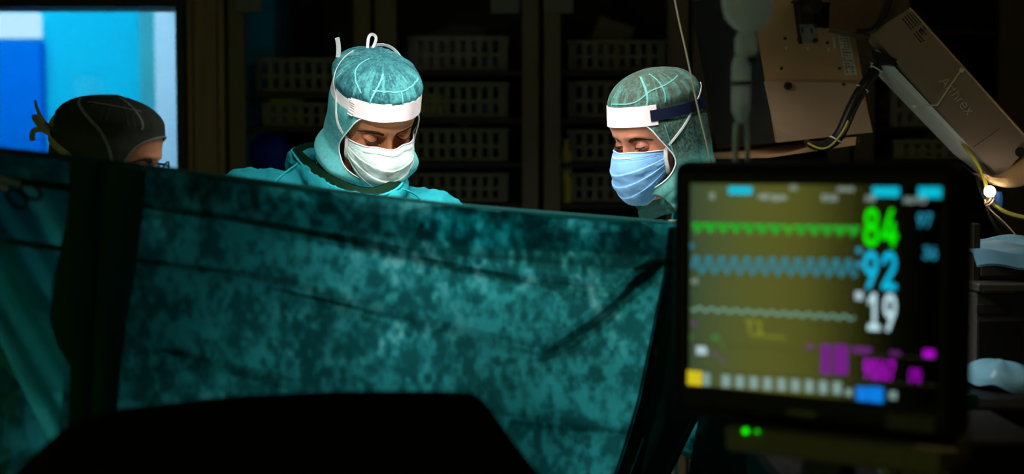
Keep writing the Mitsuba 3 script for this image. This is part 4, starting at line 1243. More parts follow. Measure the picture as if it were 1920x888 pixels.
put('bounce_gauze', gridmesh(np.stack([  .20 * (v - .5) * 2, 2.28 + .56 * u, 1.096 + .004 * np.sin(v * 20) * np.sin(u * 17) - 2.2 * (.20 * (v - .5) * 2) ** 2], -1)), 'm_bounce_gauze', smooth=True, label='added pinkish gauze on the sheet between the surgeons, an unseen reflector for the faces', cat='gauze')  # added warm reflector, unseen, bounces lamp light onto the faces

# ------------------------------------------------------------------ patient monitor in the right foreground
K = 'patient_monitor'
tag(K, 'black patient monitor with glowing green, blue and white readings in the right foreground', 'monitor')
A0, A1 = P(1256, 301, 1.60), P(1806, 302, 1.42)         # upper corners of its front
MX = unit(V(A1[0] - A0[0], A1[1] - A0[1], 0)); MZ = V(0, 0, 1); MN = np.cross(MX, MZ)     # MN points at the camera
MO = V(A0[0], A0[1], P(0, 301, 1.6)[2])
MW, MH = float(np.linalg.norm((A1 - A0)[:2])), .290
MF = frame(MO, MX, z=MZ)                                 # x along the front, y away from the camera, z up


def mon(px, py, off=0.0):
    """Where a sight line meets the monitor's front plane: (x along, z up) in the monitor's own space."""
    d = FWD + (px - 960) / FOC * V(1, 0, 0) + (444 - py) / FOC * UPV
    t = np.dot(MO + MN * off - EYE, MN) / np.dot(d, MN)
    q = EYE + d * t - MO
    return float(q @ MX), float(q @ MZ)


def mput(key, mesh, mat, **k):
    put(key, xf(mesh, MF), mat, **k)


c0, c1 = mon(1290, 346), mon(1768, 348)
d0, d1 = mon(1284, 724), mon(1756, 758)
sx0, sx1, sz1, sz0 = (c0[0] + d0[0]) / 2, (c1[0] + d1[0]) / 2, (c0[1] + c1[1]) / 2 + .001, min(d0[1], d1[1]) + .001
ro = rbox(0, MW, 0, .055, -MH, 0, .016, 24)
a, b = m3.Manifold(m3.Mesh(ro[0].astype(np.float32), ro[1].astype(np.uint32))), None
cut = m3.Manifold.cube((sx1 - sx0, .02, sz1 - sz0)).translate((sx0, -.014, sz0))
mput(K + '__case', man_arrays(a - cut), 'm_monitor', smooth=30)
mput(K + '__rear_case', rbox(.02, MW - .02, .04, .115, -MH + .02, -.02, .014, 16), 'm_monitor', smooth=30)
mput(K + '__screen', bx(sx0 + .0005, sx1 - .0005, .0045, .0058, sz0 + .0005, sz1 - .0005), 'm_screen')
EM = {}


def emit(name, mesh, c, label=None):
    mput(K + '__screen__' + name, mesh, 'm_print', label=label, kind='stuff' if name in ('small_text', 'purple_label', 'green_label', 'blue_values', 'panel_lines', 'purple_number', 'olive_label') else None, emitter={'type': 'area', 'radiance': rgb(*c), 'sampling_weight': .02})


def plate(px0, py0, px1, py1, t=.0006):
    """Flat mark on the screen covering that part of the photograph."""
    a, b = mon(px0, py0, -.0045), mon(px1, py1, -.0045)
    return bx(min(a[0], b[0]), max(a[0], b[0]), .0045 - t, .0045, min(a[1], b[1]), max(a[1], b[1]))


def mline(pts, w):
    q = np.array([mon(a, b, -.0045) for a, b in pts])
    p3 = np.stack([q[:, 0], np.full(len(q), .0045), q[:, 1]], -1)
    return ribbon(p3, V(0, -1, 0), w, .0006)


def mtext(s, px, py, hpx, bold=True, sx=1.0):
    """Lettering whose lower left corner lies at the pixel; hpx tall there."""
    a, b = mon(px, py, -.0045), mon(px, py - hpx, -.0045)
    return xf(text(s, b[1] - a[1], .0006, bold, sx), frame((a[0], .0045, a[1]), (1, 0, 0), z=(0, -1, 0)))


def slope(px, l, r):
    return l + (r - l) * (px - 1295) / 465


GREEN, CYAN, WHITE, PURPLE = (.0, 1.0, .0), (.0, .56, .85), (.52, .78, .84), (.42, .0, .55)
# heart trace
pts = []
for n in range(13):
    x = 1298 + n * 24.3; y0 = slope(x, 420, 430)
    pts += [(x, y0), (x + 5, y0 + 1), (x + 8, y0 + 17), (x + 11, y0 - 3), (x + 14, y0 + 14), (x + 18, y0 + 1), (x + 24, y0)]
emit('heart_trace', mline(pts, .0022), (.02, .62, .02), 'green heart trace')
for n in range(13):
    if n != 7:
        emit(num('heart_beat'), plate(1298 + n * 24.3 + 1, slope(1298 + n * 24.3, 416, 426), 1298 + n * 24.3 + 19, slope(1298 + n * 24.3, 431, 441)), (.01, .26, .02), 'green filled beat')
pts = []
for n in range(13):
    x = 1298 + n * 23.8; y0 = slope(x, 492, 502)
    pts += [(x, y0 + 10), (x + 5, y0 - 12), (x + 11, y0 - 12), (x + 13, y0 + 12), (x + 18, y0 + 20), (x + 23, y0 + 12)]
emit('pressure_trace', mline(pts, .0030), (.015, .24, .32), 'blue wave trace')
emit('oxygen_trace', mline([(x, slope(x, 578, 604) + 3.5 * math.sin((x - 1295) / 3.6)) for x in np.arange(1296, 1603, 2.0)], .0022), (.16, .36, .28), 'pale lower trace')
emit('heart_number', mtext('84', 1616, 458, 66, True, .58), (.0, .95, .0), 'large green 84')
emit('pressure_number', mtext('92', 1614, 538, 66, True, .60), (.0, .52, .80), 'large blue 92')
emit('breath_number', mtext('19', 1622, 616, 66, True, .52), WHITE, 'large white 19')
for q in ((1366, 349, 1410, 365), (1636, 350, 1686, 369), (1722, 350, 1768, 371)):
    emit(num('status_tab'), plate(*q), (.0, .50, .66), 'bright blue tab along the top')
emit('small_text', cat_([mtext('II', 1330, 372, 10), mtext('HR bpm', 1422, 374, 11), mtext('ECG', 1540, 376, 11), mtext('PR', 1622, 378, 11), mtext('AUTO', 1694, 380, 11),
                         mtext('~', 1604, 562, 16), mtext('1.0', 1304, 664, 12), mtext('x1', 1296, 530, 9), mtext('25', 1480, 356, 9), mtext('mm/s', 1570, 358, 9)]), (.30, .40, .36), 'small pale text')
for q in ((1604, 546, 1618, 562), (1306, 648, 1324, 664)):
    emit(num('white_mark'), plate(*q), (.42, .60, .66), 'small white mark')
emit('blue_values', cat_([mtext('97', 1718, 424, 24, True, .7), mtext('36', 1730, 484, 22, True, .7), plate(1606, 464, 1616, 474), plate(1606, 490, 1616, 502), mtext('x', 1294, 464, 10)]), (.02, .30, .46), 'small blue values')
for q in ((1540, 645, 1556, 702), (1563, 645, 1590, 703)):
    emit(num('purple_bar'), plate(*q), (.16, .01, .22), 'purple bar')
emit('purple_number', cat_([mtext('90/67', 1618, 707, 34, True, .44), mtext('(75)', 1704, 712, 20, True, .4), plate(1732, 655, 1752, 670)]), (.50, .0, .66), 'purple reading')
emit('purple_label', cat_([mtext('NIBP', 1598, 660, 11), mtext('sys', 1668, 664, 9), mtext('P', 1514, 656, 12), mtext('x', 1338, 666, 9), mtext('x', 1352, 678, 9), mtext('m', 1296, 608, 8)]), (.20, .02, .26), 'small purple text')
emit('green_label', cat_([mtext('r', 1294, 636, 11), mtext('ab', 1334, 636, 11), mtext('c', 1352, 650, 9)]), (.05, .22, .05), 'small green text')
emit('olive_label', cat_([mtext('T1', 1396, 622, 22, True), plate(1406, 626, 1472, 634)]), (.22, .24, .02), 'olive reading')
emit('yellow_key', plate(1287, 693, 1316, 723), (.62, .52, .01), 'yellow key')
for q in [(1319, 698, 1331, 723)] + [(1354 + n * 26, slope(1354 + n * 26, 698, 727), 1369 + n * 26, slope(1354 + n * 26, 722, 752)) for n in range(9)] + [(1668, 733, 1681, 748), (1586, 728, 1597, 742)]:
    emit(num('soft_key'), plate(*q), (.21, .34, .31), 'pale key')
for q in ((1606, 724, 1626, 752), (1628, 724, 1656, 755)):
    emit(num('blue_key'), plate(*q), (.0, .20, .75), 'blue key')
emit('panel_lines', cat_([mline([(1296, 644), (1440, 652), (1756, 672)], .0006), mline([(1296, 694), (1756, 722)], .0006), mline([(1594, 372), (1592, 640)], .0005)]), (.03, .035, .02), 'thin separating lines')
# logo plate, menu plate
mput(K + '__brand_plate', (lambda a, b: bx(a[0], b[0], -.0010, .0004, min(a[1], b[1]), max(a[1], b[1])))(mon(1476, 766), mon(1530, 782)), 'm_olive')
mput(K + '__side_label', (lambda a, b: bx(a[0], b[0], -.0010, .0004, min(a[1], b[1]), max(a[1], b[1])))(mon(1662, 772), mon(1752, 812)), 'm_olivedim')
# its bracket below, with two green lamps
BR = 'monitor_bracket'
tag(BR, 'olive-brown bracket shelf under the patient monitor with two small green lamps', 'bracket')
q0, q1 = mon(1362, 796, .03), mon(1800, 826, .03)
za = -MH - .002
mput(BR + '__shelf', bx(mon(1366, 800)[0], MW - .012, -.012, .10, za - .030, za, .004), 'm_olive')
mput(BR + '__post', bx(MW * .45, MW * .60, .03, .075, -1.19, za - .03, .004), 'm_black')
mput(BR + '__foot', bx(MW * .2, MW * .85, -.06, .16, -MO[2] + .005, -1.19, .006), 'm_black')
for px, py, r, c in ((1399, 807, .0042, (0, 1.3, .0)), (1421, 808, .0024, (0, .9, .0))):
    a = mon(px, py, .012)
    mput(num(BR + '__green_lamp'), xf(trimesh.creation.cylinder(r * .8, .003, sections=20), frame((a[0], -.0135, a[1]), (1, 0, 0), z=(0, -1, 0))), 'm_print', label='green indicator lamp',
         emitter={'type': 'area', 'radiance': rgb(*c), 'sampling_weight': .02})

# ------------------------------------------------------------------ drip set hanging in front of the right side
K = 'infusion_drip'
tag(K, 'clear infusion bag with drip chamber and tube hanging above the patient monitor', 'infusion drip')
YI = 1.86
pxm = YI / FOC


def iv(px):
    return P(px, 300, YI)[0]


def ivz(py):
    return P(1395, py, YI)[2]


IC = P(1394, 0, YI)
zt = lambda py: ivz(py)
put(K + '__bag', xf(lathe([(0, zt(-150)), (.018, zt(-148)), (.0345, zt(-110)), (.0355, zt(-20)), (.0345, zt(8)), (.030, zt(34)), (.020, zt(50)), (.011, zt(58)), (.010, zt(62))][::-1], 36), frame((iv(1400), YI, 0), (1, 0, 0), z=(0, 0, 1))), 'm_frost', smooth=40)
put(K + '__port', xf(lathe([(0, zt(106)), (.012, zt(104)), (.0150, zt(98)), (.0150, zt(72)), (.012, zt(62)), (0, zt(60))], 28), frame((iv(1397), YI, 0), (1, 0, 0), z=(0, 0, 1))), 'm_frost', smooth=40, label='round neck of the bag')
put(K + '__collar', xf(lathe([(0, zt(119)), (.0075, zt(119)), (.0085, zt(116)), (.0085, zt(109)), (0, zt(108))], 24), frame((iv(1404), YI, 0), (1, 0, 0), z=(0, 0, 1))), 'm_black', label='black collar')
put(K + '__chamber', xf(lathe([(0, zt(232)), (.004, zt(231)), (.009, zt(218)), (.0122, zt(206)), (.0122, zt(120)), (.009, zt(106)), (0, zt(105))], 28), frame((iv(1388), YI, 0), (1, 0, 0), z=(0, 0, 1))), 'm_frost', smooth=40, label='clear drip chamber')
put(K + '__ring', xf(lathe([(.0124, zt(160)), (.0136, zt(159)), (.0136, zt(154)), (.0124, zt(153))], 28), frame((iv(1388), YI, 0), (1, 0, 0), z=(0, 0, 1))), 'm_black', smooth=40, label='dark ring on the chamber')
put(K + '__spike', xf(lathe([(0, zt(216)), (.0028, zt(214)), (.0034, zt(196)), (0, zt(195))], 14), frame((iv(1391), YI - .004, 0), (1, 0, 0), z=(0, 0, 1))), 'm_paper', smooth=40, label='pale blue tip in the chamber')
put(K + '__tube', tube(curve([V(iv(1381), YI, zt(230)), V(iv(1379), YI, zt(270)), V(iv(1378), YI, zt(360)), V(iv(1380), YI + .04, zt(440)), V(.38, 2.0, 1.31), V(.48, 2.06, 1.15), V(.52, 2.1, .70)], 60), .0038, 10), 'm_tube', smooth=40, label='drip tube')
put(K + '__tube_001', tube(curve([V(iv(1400), YI + .012, zt(118)), V(iv(1402), YI + .012, zt(200)), V(iv(1403), YI + .012, zt(320)), V(iv(1404), YI + .05, zt(430)), V(.40, 2.02, 1.32), V(.50, 2.08, 1.15), V(.535, 2.1, .70)], 60), .0030, 10), 'm_tube', smooth=40, label='second tube beside the chamber')
put(K + '__hook', cat_([tube(curve([V(iv(1400), YI, zt(-150)), V(iv(1400), YI, zt(-180)), V(iv(1400) + .01, YI, zt(-200))], 12), .002, 8)]), 'm_metal', smooth=40)
tag('drip_stand', 'steel drip stand that carries the infusion bag above the frame', 'drip stand')
dx = iv(1400) + .01
put('drip_stand__crossbar', tube(curve([V(dx, YI, zt(-199)), V(dx + .06, YI + .05, zt(-188)), V(dx + .70, YI + .2, zt(-188))], 20), .004, 8), 'm_metal', smooth=40)
put('drip_stand__pole', cyl(V(dx + .70, YI + .2, .02), V(dx + .70, YI + .2, zt(-180)), .011), 'm_metal', smooth=40)
put('drip_stand__foot', xf(lathe([(0, 0), (.16, 0), (.16, .012), (.03, .03), (0, .03)], 24), frame((dx + .70, YI + .2, 0), (1, 0, 0), z=(0, 0, 1))), 'm_metal', smooth=30)
# thin line running down past the right surgeon's head
put('infusion_line', tube(curve([P(1258, -60, 2.42), P(1267, 10, 2.42), P(1288, 105, 2.42), P(1308, 200, 2.42), P(1330, 292, 2.42), P(1352, 420, 2.42), P(1370, 640, 2.44)], 60), .0016, 8), 'm_line', smooth=40,
    label='thin pale line hanging down just behind the head of the right surgeon', cat='line')

# ------------------------------------------------------------------ beige hanging display seen from behind
K = 'hanging_display'
tag(K, 'beige boxy display hanging from the ceiling, seen from behind, right of the right surgeon', 'display')
YD = 2.95
PN = unit(V(.16, -1, .0))                                # the way its back panel faces


def onpanel(px, py, o=P(1500, 150, YD), n=PN):
    d = FWD + (px - 960) / FOC * V(1, 0, 0) + (444 - py) / FOC * UPV
    return EYE + d * (np.dot(o - EYE, n) / np.dot(d, n))


Q = [onpanel(1404, -40), onpanel(1586, -40), onpanel(1634, 247), onpanel(1457, 266)]           # back panel, corners clockwise from the upper left
dep = P(1345, 292, 3.32) - Q[3]
dep = V(dep[0], dep[1], -.012)


def prism(q, d, ch=0):
    pts = np.array(list(q) + [a + d for a in q])
    m = trimesh.convex.convex_hull(pts)
    return np.array(m.vertices), np.array(m.faces)


put(K + '__housing', prism([Q[0], Q[1], Q[2], Q[3]], dep), 'm_beige')
bn = PN
ux = unit(Q[2] - Q[3]); uy = unit(Q[0] - Q[3])


def back(px, py, off=0.0):
    d = FWD + (px - 960) / FOC * V(1, 0, 0) + (444 - py) / FOC * UPV
    t = np.dot(Q[3] + bn * off - EYE, bn) / np.dot(d, bn)
    return EYE + d * t


def slab(pxs, t, off=0.0):
    q = np.array([back(a, b, off) for a, b in pxs])
    return prism(q, bn * t)


put(K + '__side_shade', prism([Q[0] - bn * -.001 + dep * .02 - unit(Q[1] - Q[0]) * .002, Q[3] + dep * .02 - unit(Q[1] - Q[0]) * .002, Q[3] + dep * .98 - unit(Q[1] - Q[0]) * .002, Q[0] + dep * .98 - unit(Q[1] - Q[0]) * .002], unit(Q[1] - Q[0]) * -.003), 'm_beige_dark')  # dark plate: shade of the side face put into its colour
put(K + '__lower_cover', slab([(1432, 153), (1611, 156), (1633, 248), (1457, 267)], .010), 'm_beige_low')
# flange with the front frame below
fl = [Q[3] + V(.002, .03, -.012) - ux * .01, Q[2] + V(-.012, .02, -.014), Q[2] + V(-.012, .02, -.024), Q[3] + V(.002, .03, -.024) - ux * .012]
put(K + '__front_frame', prism([P(1372, 286, 3.2), P(1606, 256, YD - .03), P(1604, 272, YD - .03), P(1440, 296, YD - .0), P(1372, 298, 3.2)], V(-.02, .2, .0)), 'm_beige')
put(K + '__latch', prism([back(1606, 258, -.015), back(1614, 257, -.015), back(1614, 266, -.015), back(1606, 267, -.015)], -bn * .01), 'm_darkmetal')
for px, py in ((1472, 72), (1551, 80), (1465, 128), (1574, 128), (1582, 158)):
    put(num(K + '__screw'), xf(trimesh.creation.cylinder(.0032, .003, sections=14), frame(back(px, py, .0118 if py > 150 else .001), ux, z=bn)), 'm_darkmetal', smooth=40)
put(K + '__knob', xf(lathe([(.0, .010), (.007, .009), (.0085, .0)][::-1], 18), frame(back(1477, 161, .010), ux, z=bn)), 'm_cable_black', smooth=40, label='black rubber knob')
put(K + '__plate', slab([(1496, 44), (1525, 42), (1532, 79), (1503, 81)], .004), 'm_metal', label='pale metal plate with slots')
for px, py in ((1502, 57), (1519, 58)):
    put(num(K + '__slot'), slab([(px, py - 5), (px + 3, py - 5), (px + 5, py + 4), (px + 2, py + 4)], .0006, .004), 'm_print')
for px, py in ((1499, 74), (1528, 76)):
    put(num(K + '__bolt'), xf(trimesh.creation.cylinder(.0048, .006, sections=16), frame(back(px, py, .004), ux, z=bn)), 'm_darkmetal', smooth=40)
put(K + '__mount', cat_([slab([(1484, -60), (1520, -60), (1522, 46), (1498, 46)], .012, .004), slab([(1478, -60), (1490, -60), (1504, 82), (1497, 82)], .004)]), 'm_darkmetal', label='dark mounting rail')
put(K + '__pivot', xf(lathe([(0, .045), (.014, .044), (.016, .040), (.016, 0)][::-1], 26), frame(back(1516, 14, .012), ux, z=bn)), 'm_darkmetal', smooth=40, label='round pivot of the mount')
put(K + '__bracket', cat_([slab([(1526, 8), (1552, 6), (1556, 52), (1546, 54), (1541, 38), (1527, 52)], .02, .002), slab([(1484, 2), (1500, 6), (1500, 10), (1482, 6)], .05, .01), slab([(1530, 6), (1550, 10), (1549, 15), (1530, 10)], .03, .01)]), 'm_cable_black')
# rating label with lines of print
put(K + '__rating_label', slab([(1570, 56), (1590, 55), (1607, 141), (1584, 141)], .0006), 'm_sticker', label='printed rating label')
ln = []
for r in range(15):
    t = (r + .5) / 15.5
    x0 = 1571 + 14.5 * t; y = 60 + 80 * t
    for c in range(3):
        a = x0 + 2 + c * 5.4
        if RNG.random() < .8:
            ln.append(slab([(a, y - 1.4), (a + RNG.uniform(2.0, 4.2), y - 1.4), (a + RNG.uniform(2.0, 4.2), y + .8), (a, y + .8)], .0003, .0007))
for y in (77, 92, 113, 126):
    t = (y - 60) / 80
    ln.append(slab([(1572 + 14.5 * t, y), (1590 + 14.5 * t, y), (1590 + 14.5 * t, y + .7), (1572 + 14.5 * t, y + .7)], .0003, .0007))
put(K + '__rating_label__print', cat_(ln), 'm_print', kind='stuff', label='fine dark print')
put(K + '__seal', slab([(1561, 70), (1564, 69), (1567, 86), (1566, 92), (1563, 90)], .0005), 'm_sticker', label='small pale oval seal')
for px, py in ((1473, 90), (1514, 91), (1553, 93)):
    put(num(K + '__mark'), slab([(px - 2, py - 3), (px + 2, py - 3), (px + 2.5, py + 3), (px - 1.5, py + 3)], .0004), 'm_sticker')
# cable that loops out of its bottom
put(K + '__cable', tube(curve([P(1512, 266, YD - .03), P(1522, 271, YD - .06), P(1548, 272, YD - .10), P(1566, 262, YD - .12), P(1584, 232, YD - .13), P(1600, 196, YD - .13), P(1622, 158, YD - .12), P(1644, 128, YD - .10), P(1662, 114, YD - .06), P(1690, 108, YD)], 90), np.r_[np.linspace(.006, .0115, 20), np.full(70, .0115)], 12), 'm_cable_black', smooth=40, label='thick black cable')
for px, py in ((1567, 262), (1617, 166), (1643, 130)):
    q = np.array([P(px, py, YD - .12)])[0]
    put(num(K + '__cable_clip'), ring(q, V(.5, 0, .8), .0125, .0018, 24, 6), 'm_white', smooth=40)
put(K + '__wire', tube(curve([P(1515, 268, YD - .07), P(1530, 276, YD - .09), P(1556, 274, YD - .13), P(1572, 258, YD - .145), P(1590, 226, YD - .15)], 40), .0022, 8), 'm_cable_yellow', smooth=40, label='thin yellow wire along the cable')
put(K + '__hanger', cat_([cyl(back(1510, -50) - bn * .10, V(back(1510, -50)[0], YD + .1, 2.8), .03)]), 'm_darkmetal', smooth=40)

# ------------------------------------------------------------------ slanting ceiling boom
K = 'ceiling_boom'
tag(K, 'brown and white jointed ceiling boom slanting down at the upper right corner', 'boom')
YA = 2.75
PA = [(1706, 15), (1914, 268), (1878, 332), (1648, 112)]


def arm_p(px, py, off=0.0):
    return P(px, py, YA + off)


TL, TR, BR_, BL = arm_p(1706, 15, .05), arm_p(1934, 268, -.05), arm_p(1876, 334, -.05), arm_p(1632, 62, .05)
ax_ = unit(TR - TL)
face = [TL, TR, BR_, BL]
an = unit(np.cross(TR - TL, BL - TL)); an = an * -np.sign(an[1])
put(K + '__beam', prism(face, -an * .05), 'm_arm')
# white trough below the beam
LL, LR = arm_p(1642, 100, .10), arm_p(1872, 345, .02)
put(K + '__trough', prism([arm_p(1646, 92, .055), arm_p(1880, 340, -.04), arm_p(1815, 288, .02), arm_p(1660, 128, .07)], V(0, .09, 0) + an * 0), 'm_armwhite', label='white underside of the arm')


def armface(px, py, off=0.0):
    d = FWD + (px - 960) / FOC * V(1, 0, 0) + (444 - py) / FOC * UPV
    t = np.dot(TL + an * off - EYE, an) / np.dot(d, an)
    return EYE + d * t


def aslab(pxs, t, off=0.0):
    return prism([armface(a, b, off) for a, b in pxs], an * t)


put(K + '__edge_strip', tube(np.array([TL, (TL + TR) / 2, TR]), .0022, 8), 'm_beige', smooth=40)
tx_, ty_ = unit(armface(1860, 230) - armface(1760, 110)), None
M = frame(armface(1760, 152, .0005), tx_, z=an)
put(K + '__lettering', xf(text('Arthrex', .0185, .0005), M), 'm_printpale', label='pale lettering along the arm')
rows_ = []
for r in range(6):
    for c in range(2):
        o = armface(1688 + r * 4.4 - c * 0, 30 - r * 3.2 + (2 if c else 0), .0004) + tx_ * (.006 + c * .036)
        w_ = .030 if c == 0 else RNG.uniform(.012, .028)
        if r in (4, 5) and c == 1:
            w_ = .01
        rows_.append(xf(bx(0, w_, -.0011, .0011, 0, .0004), frame(o, tx_, z=an)))
put(K + '__notice', cat_(rows_), 'm_print', kind='stuff', label='lines of dark print')
put(K + '__round_mark', xf(trimesh.creation.cylinder(.0045, .0008, sections=20), frame(armface(1727, 57, .0004), tx_, z=an)), 'm_print', label='small round dark mark')
put(K + '__seam', cat_([xf(bx(0, .0012, 0, .062, 0, .0004), frame(armface(1825, 275, .0002), tx_, z=an))]), 'm_print')
put(K + '__plug', xf(trimesh.creation.cylinder(.0095, .003, sections=24), frame(armface(1913, 285, .001), tx_, z=an)), 'm_cable_black', smooth=40, label='round black plug')
put(K + '__tie_band', cat_([tube([armface(1800, 134, .002), armface(1757, 197, .002)], .0015, 7), tube([armface(1757, 197, .002), P(1716, 198, YA + .055)], .0015, 7)]), 'm_sticker', smooth=40, label='pale cable tie round the arm')
for q in (armface(1803, 131, .003), P(1714, 198, YA + .055)):
    put(num(K + '__tie_head'), xf(trimesh.creation.icosphere(2, .0052), frame(q, (1, 0, 0), z=(0, 0, 1))), 'm_sticker', smooth=True)
put(K + '__elbow', prism([arm_p(1560, -70, .06), arm_p(1700, -70, .06), arm_p(1706, 16, .06), arm_p(1640, 70, .06), arm_p(1556, 52, .06)], V(.02, .10, 0)), 'm_darkarm', label='dark upper joint')
put(K + '__elbow_gap', tube(curve([arm_p(1678, -30, .05), arm_p(1662, 18, .045), arm_p(1640, 52, .045), arm_p(1606, 58, .05)], 30), .006, 8), 'm_cable_black', smooth=40)
put(K + '__cable_entry', prism([arm_p(1632, 92, .03), arm_p(1690, 114, .03), arm_p(1680, 124, .03), arm_p(1640, 112, .03)], V(0, .05, 0)), 'm_cable_black')
# lower joint: curved cover lit from below
t_ = np.linspace(0, 1, 30)
tp = np.array([arm_p(1864 + 126 * t, 332 - 87 * t, -.045) for t in t_])
bt = curve([arm_p(1842, 327, -.045), arm_p(1864, 346, -.06), arm_p(1886, 352, -.07), arm_p(1912, 350, -.07), arm_p(1950, 336, -.07), arm_p(2000, 308, -.06)], 30)
md = (tp + bt) / 2 + V(0, -.016, -.001)
put(K + '__lower_cover', gridmesh(np.stack([tp + V(0, .10, .004), tp, (tp * .6 + md * .4) + V(0, -.004, 0), md, bt + V(0, -.006, .003), bt, bt + V(0, .06, .004), bt + V(0, .12, .02)], 1)), 'm_beige', smooth=True, label='curved cover of the lower joint')
put(K + '__hanger', cyl(arm_p(1630, -60, .1), V(arm_p(1630, -60)[0], YA + .1, 2.8), .035), 'm_darkmetal', smooth=40)
# cables under the arm
for nm, mat, lab, pp, r in (('cable', 'm_cable_yellow', 'yellow-green striped cable under the ceiling boom', [(1806, 270, .0), (1828, 300, -.03), (1848, 345, -.05), (1852, 366, -.06), (1870, 388, -.06), (1896, 401, -.06), (1960, 416, -.06)], .0040),
                            ('cable_001', 'm_cable_black', 'black cable hanging under the ceiling boom, the upper one', [(1832, 330, .0), (1846, 372, -.04), (1862, 398, -.05), (1886, 424, -.05), (1925, 460, -.05), (1990, 520, -.05)], .0040),
                            ('cable_002', 'm_cable_black', 'black cable hanging under the ceiling boom, the lower one', [(1838, 340, .02), (1850, 384, -.03), (1860, 412, -.04), (1878, 438, -.04), (1902, 458, -.04), (1960, 500, -.04)], .0042),
                            ('cable_003', 'm_cable_pink', 'thin pink wire under the ceiling boom', [(1846, 374, -.06), (1858, 394, -.065), (1876, 410, -.065), (1892, 426, -.065), (1930, 470, -.065)], .0015)):
    put(nm, tube(curve([arm_p(a, b, o) for a, b, o in pp], 60), r, 10), mat, smooth=40, label=lab, cat='cable')
put('cable__tie', cat_([ring(arm_p(1853, 374, -.06), V(.7, 0, -.5), .010, .0018, 24, 6), ring(arm_p(1856, 377, -.062), V(.7, .1, -.5), .0105, .0018, 24, 6), tube([arm_p(1852, 368, -.07), arm_p(1864, 368, -.072)], .0024, 6)]), 'm_cable_pink', smooth=40, label='pinkish cable tie')
put('cable_plug', xf(lathe([(0, 0), (.010, .001), (.011, .02), (.007, .032), (0, .034)], 20), frame(arm_p(1870, 390, -.02), (1, 0, 0), z=unit(V(-.3, -.1, 1)))), 'm_bluebox', smooth=40, label='blue plug behind the cables under the ceiling boom', cat='plug')
put('lamp_cap', xf(lathe([(0, 0), (.010, .003), (.0115, .009), (.007, .016), (0, .017)], 20), frame(arm_p(1853, 360, -.085), (1, 0, 0), z=unit(V(-.3, -1, .2)))), 'm_white', smooth=40, label='bright white lit cap under the lower joint of the ceiling boom', cat='lamp',
    emitter={'type': 'area', 'radiance': rgb(40, 35, 27)})

# ------------------------------------------------------------------ equipment stacked at the right edge
K = 'equipment_tower'
tag(K, 'grey-brown equipment tower behind the right side of the patient monitor', 'equipment tower')
YE = 2.35
xl, xr = P(1836, 0, YE)[0], P(2060, 0, YE)[0]
ez = lambda py: P(1880, py, YE)[2]
put(K + '__body', bx(xl, xr, YE, YE + .4, .06, ez(545), .006), 'm_greybox')
put(K + '__tray', bx(xl - .004, xr, YE - .03, YE + .4, ez(545), ez(528), .003), 'm_greybox')
put(K + '__label_strip', bx(xl + .004, P(1902, 0, YE)[0], YE - .003, YE, ez(588), ez(570), .001), 'm_print', label='dark label strip')
put(K + '__red_strip', bx(xl + .004, P(1900, 0, YE)[0], YE - .034, YE - .03, ez(545), ez(540)), 'm_darkmetal')
put(K + '__recess', bx(P(1846, 0, YE)[0], P(1930, 0, YE)[0], YE - .002, YE, ez(690), ez(602)), 'm_cable_black', label='black recess')
put(K + '__upright', bx(P(1822, 0, YE + .05)[0], P(1836, 0, YE + .05)[0], YE + .02, YE + .06, .06, ez(420), .002), 'm_beige_dark')
put(K + '__castor_base', bx(xl - .03, xr, YE - .02, YE + .42, 0, .06, .01), 'm_black')
put('monitor_unit', bx(P(1848, 0, YE)[0], xr, YE + .02, YE + .35, ez(528) + .001, ez(482), .008), 'm_greybox', label='grey device on the equipment tower, under the pale blue cloth', cat='device')
u, v = np.meshgrid(np.linspace(0, 1, 40), np.linspace(0, 1, 30), indexing='ij')
xx = P(1834, 0, YE)[0] + u * .26; yy = YE - .02 + v * .34
zz = ez(480) + .004 + .004 * np.sin(u * 14 + v * 5) + .003 * np.sin(v * 17 - u * 3) - .0 * u
zz = np.maximum(zz, ez(482) + .0015); zz = zz - (.018 * sm(.08, 0, v)) + .010 * v
cl_t = np.stack([xx, yy, zz], -1)
put('blue_cloth', cat_([gridmesh(cl_t), gridmesh(cl_t - V(0, 0, .0025))]), 'm_paper', smooth=True, label='pale blue folded cloth lying on top of the equipment tower', cat='cloth')
# pale blue mask and dark machine nearer the camera
YB = 2.14
bzf = lambda py: P(1860, py, YB)[2]
t = np.linspace(0, 2 * np.pi, 48); s = np.linspace(0, 1, 18)
T_, S_ = np.meshgrid(t, s, indexing='ij')
rr = np.sqrt(np.clip(1 - S_ ** 2.2, 0, 1))
cx = P(1896, 0, YB)[0]; w_ = P(1964, 0, YB)[0] - cx
xx = cx + w_ * rr * np.cos(T_) * (1 + .08 * np.sin(3 * T_)); yy = YB + .06 * rr * np.sin(T_)
zz = bzf(722) + (bzf(675) - bzf(722)) * S_ + .004 * np.sin(5 * T_) * rr - .14 * (xx - cx) * 1.0
put('oxygen_mask', gridmesh(np.stack([xx, yy, zz], -1)), 'm_plastic_blue', smooth=True, label='crumpled pale blue plastic bag on the dark machine at the right edge', cat='plastic bag')
K = 'dark_machine'
tag(K, 'dark rounded machine housing at the lower right edge under the pale blue plastic bag', 'machine')
YM = 2.02
put(K + '__housing', rbox(P(1806, 0, YM)[0], P(2100, 0, YM)[0], YM, 2.30, P(1860, 812, YM)[2], P(1860, 722, YB)[2] - .003, .02, 16), 'm_black', smooth=40)
put(K + '__column', bx(P(1860, 0, YM)[0], P(2000, 0, YM)[0], YM + .06, 2.24, .0, P(1860, 812, YM)[2] + .01, .006), 'm_black')
put(K + '__button', xf(trimesh.creation.cylinder(.011, .003, sections=20), frame(P(1822, 752, YM - .0015), (1, 0, 0), z=(0, -1, 0))), 'm_trouser', smooth=40, label='dim green button')
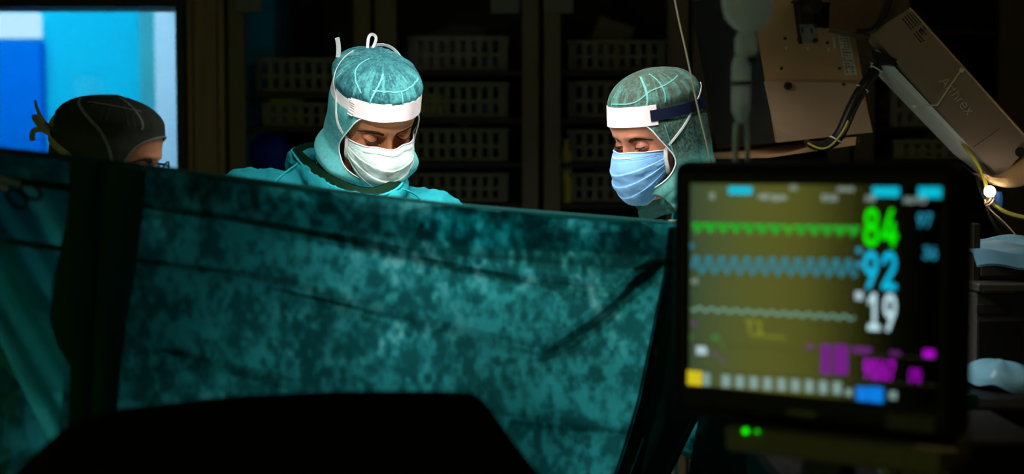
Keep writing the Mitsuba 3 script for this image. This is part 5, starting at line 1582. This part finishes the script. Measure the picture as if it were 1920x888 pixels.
K = 'control_box'
tag(K, 'dark grey control box with six holes and a red knob below the patient monitor', 'control box')
YC = 1.72
cz = lambda py: P(1760, py, YC)[2]
put(K + '__case', rbox(P(1690, 0, YC)[0], P(1990, 0, YC)[0], YC, YC + .22, cz(960), cz(826), .008, 10), 'm_control', smooth=40)
put(K + '__knob', xf(lathe([(.0125, 0), (.0135, .002), (.0115, .014), (0, .0155)], 24), frame(P(1729, 868, YC - .001), (1, 0, 0), z=(0, -1, 0))), 'm_red', smooth=40, label='dark red round knob')
for i in range(3):
    for j in range(2):
        put(num(K + '__socket'), xf(trimesh.creation.cylinder(.0032, .002, sections=14), frame(P(1813 + i * 11.5, 838 + j * 12, YC - .0006), (1, 0, 0), z=(0, -1, 0))), 'm_cable_black', smooth=40)
put(K + '__pale_edge', bx(P(1704, 0, YC)[0], P(1796, 0, YC)[0], YC - .004, YC - .0005, cz(900), cz(886), .001), 'm_plate')
put(K + '__pedestal', bx(P(1740, 0, YC)[0], P(1900, 0, YC)[0], YC + .04, YC + .18, 0, cz(955), .004), 'm_black')
mput(BR + '__end_cap', (lambda a_, b_: bx(a_[0], b_[0], -.020, -.0125, min(a_[1], b_[1]), max(a_[1], b_[1]), .002))(mon(1716, 832, .013), mon(1800, 846, .013)), 'm_beige_low', label='brownish end strip')
# small things below the monitor
put('sachet', xf(bx(-.018, .018, -.003, .003, -.010, .010, .002), frame(P(1652, 866, 1.75), unit(V(.9, 0, -.45)), z=unit(V(.45, 0, .9)))), 'm_white', label='small white sachet under the patient monitor', cat='sachet')
put('teal_packet', xf(bx(-.017, .017, -.004, .004, -.016, .012, .002), frame(P(1675, 876, 1.77), unit(V(1, 0, -.1)), z=unit(V(.1, 0, 1)))), 'm_plastic_blue', label='small teal packet beside the white sachet under the patient monitor', cat='packet')
tag('shelf_tray', 'dark tray under the patient monitor holding the sachet', 'tray')
put('shelf_tray__post', bx(P(1560, 0, 1.75)[0], P(1600, 0, 1.75)[0], 1.80, 1.86, 0, P(0, 920, 1.76)[2], .003), 'm_black')
put('shelf_tray__tray', bx(P(1480, 0, 1.75)[0], P(1688, 0, 1.75)[0], 1.70, 1.95, P(0, 920, 1.76)[2], P(0, 888, 1.76)[2], .003), 'm_black')
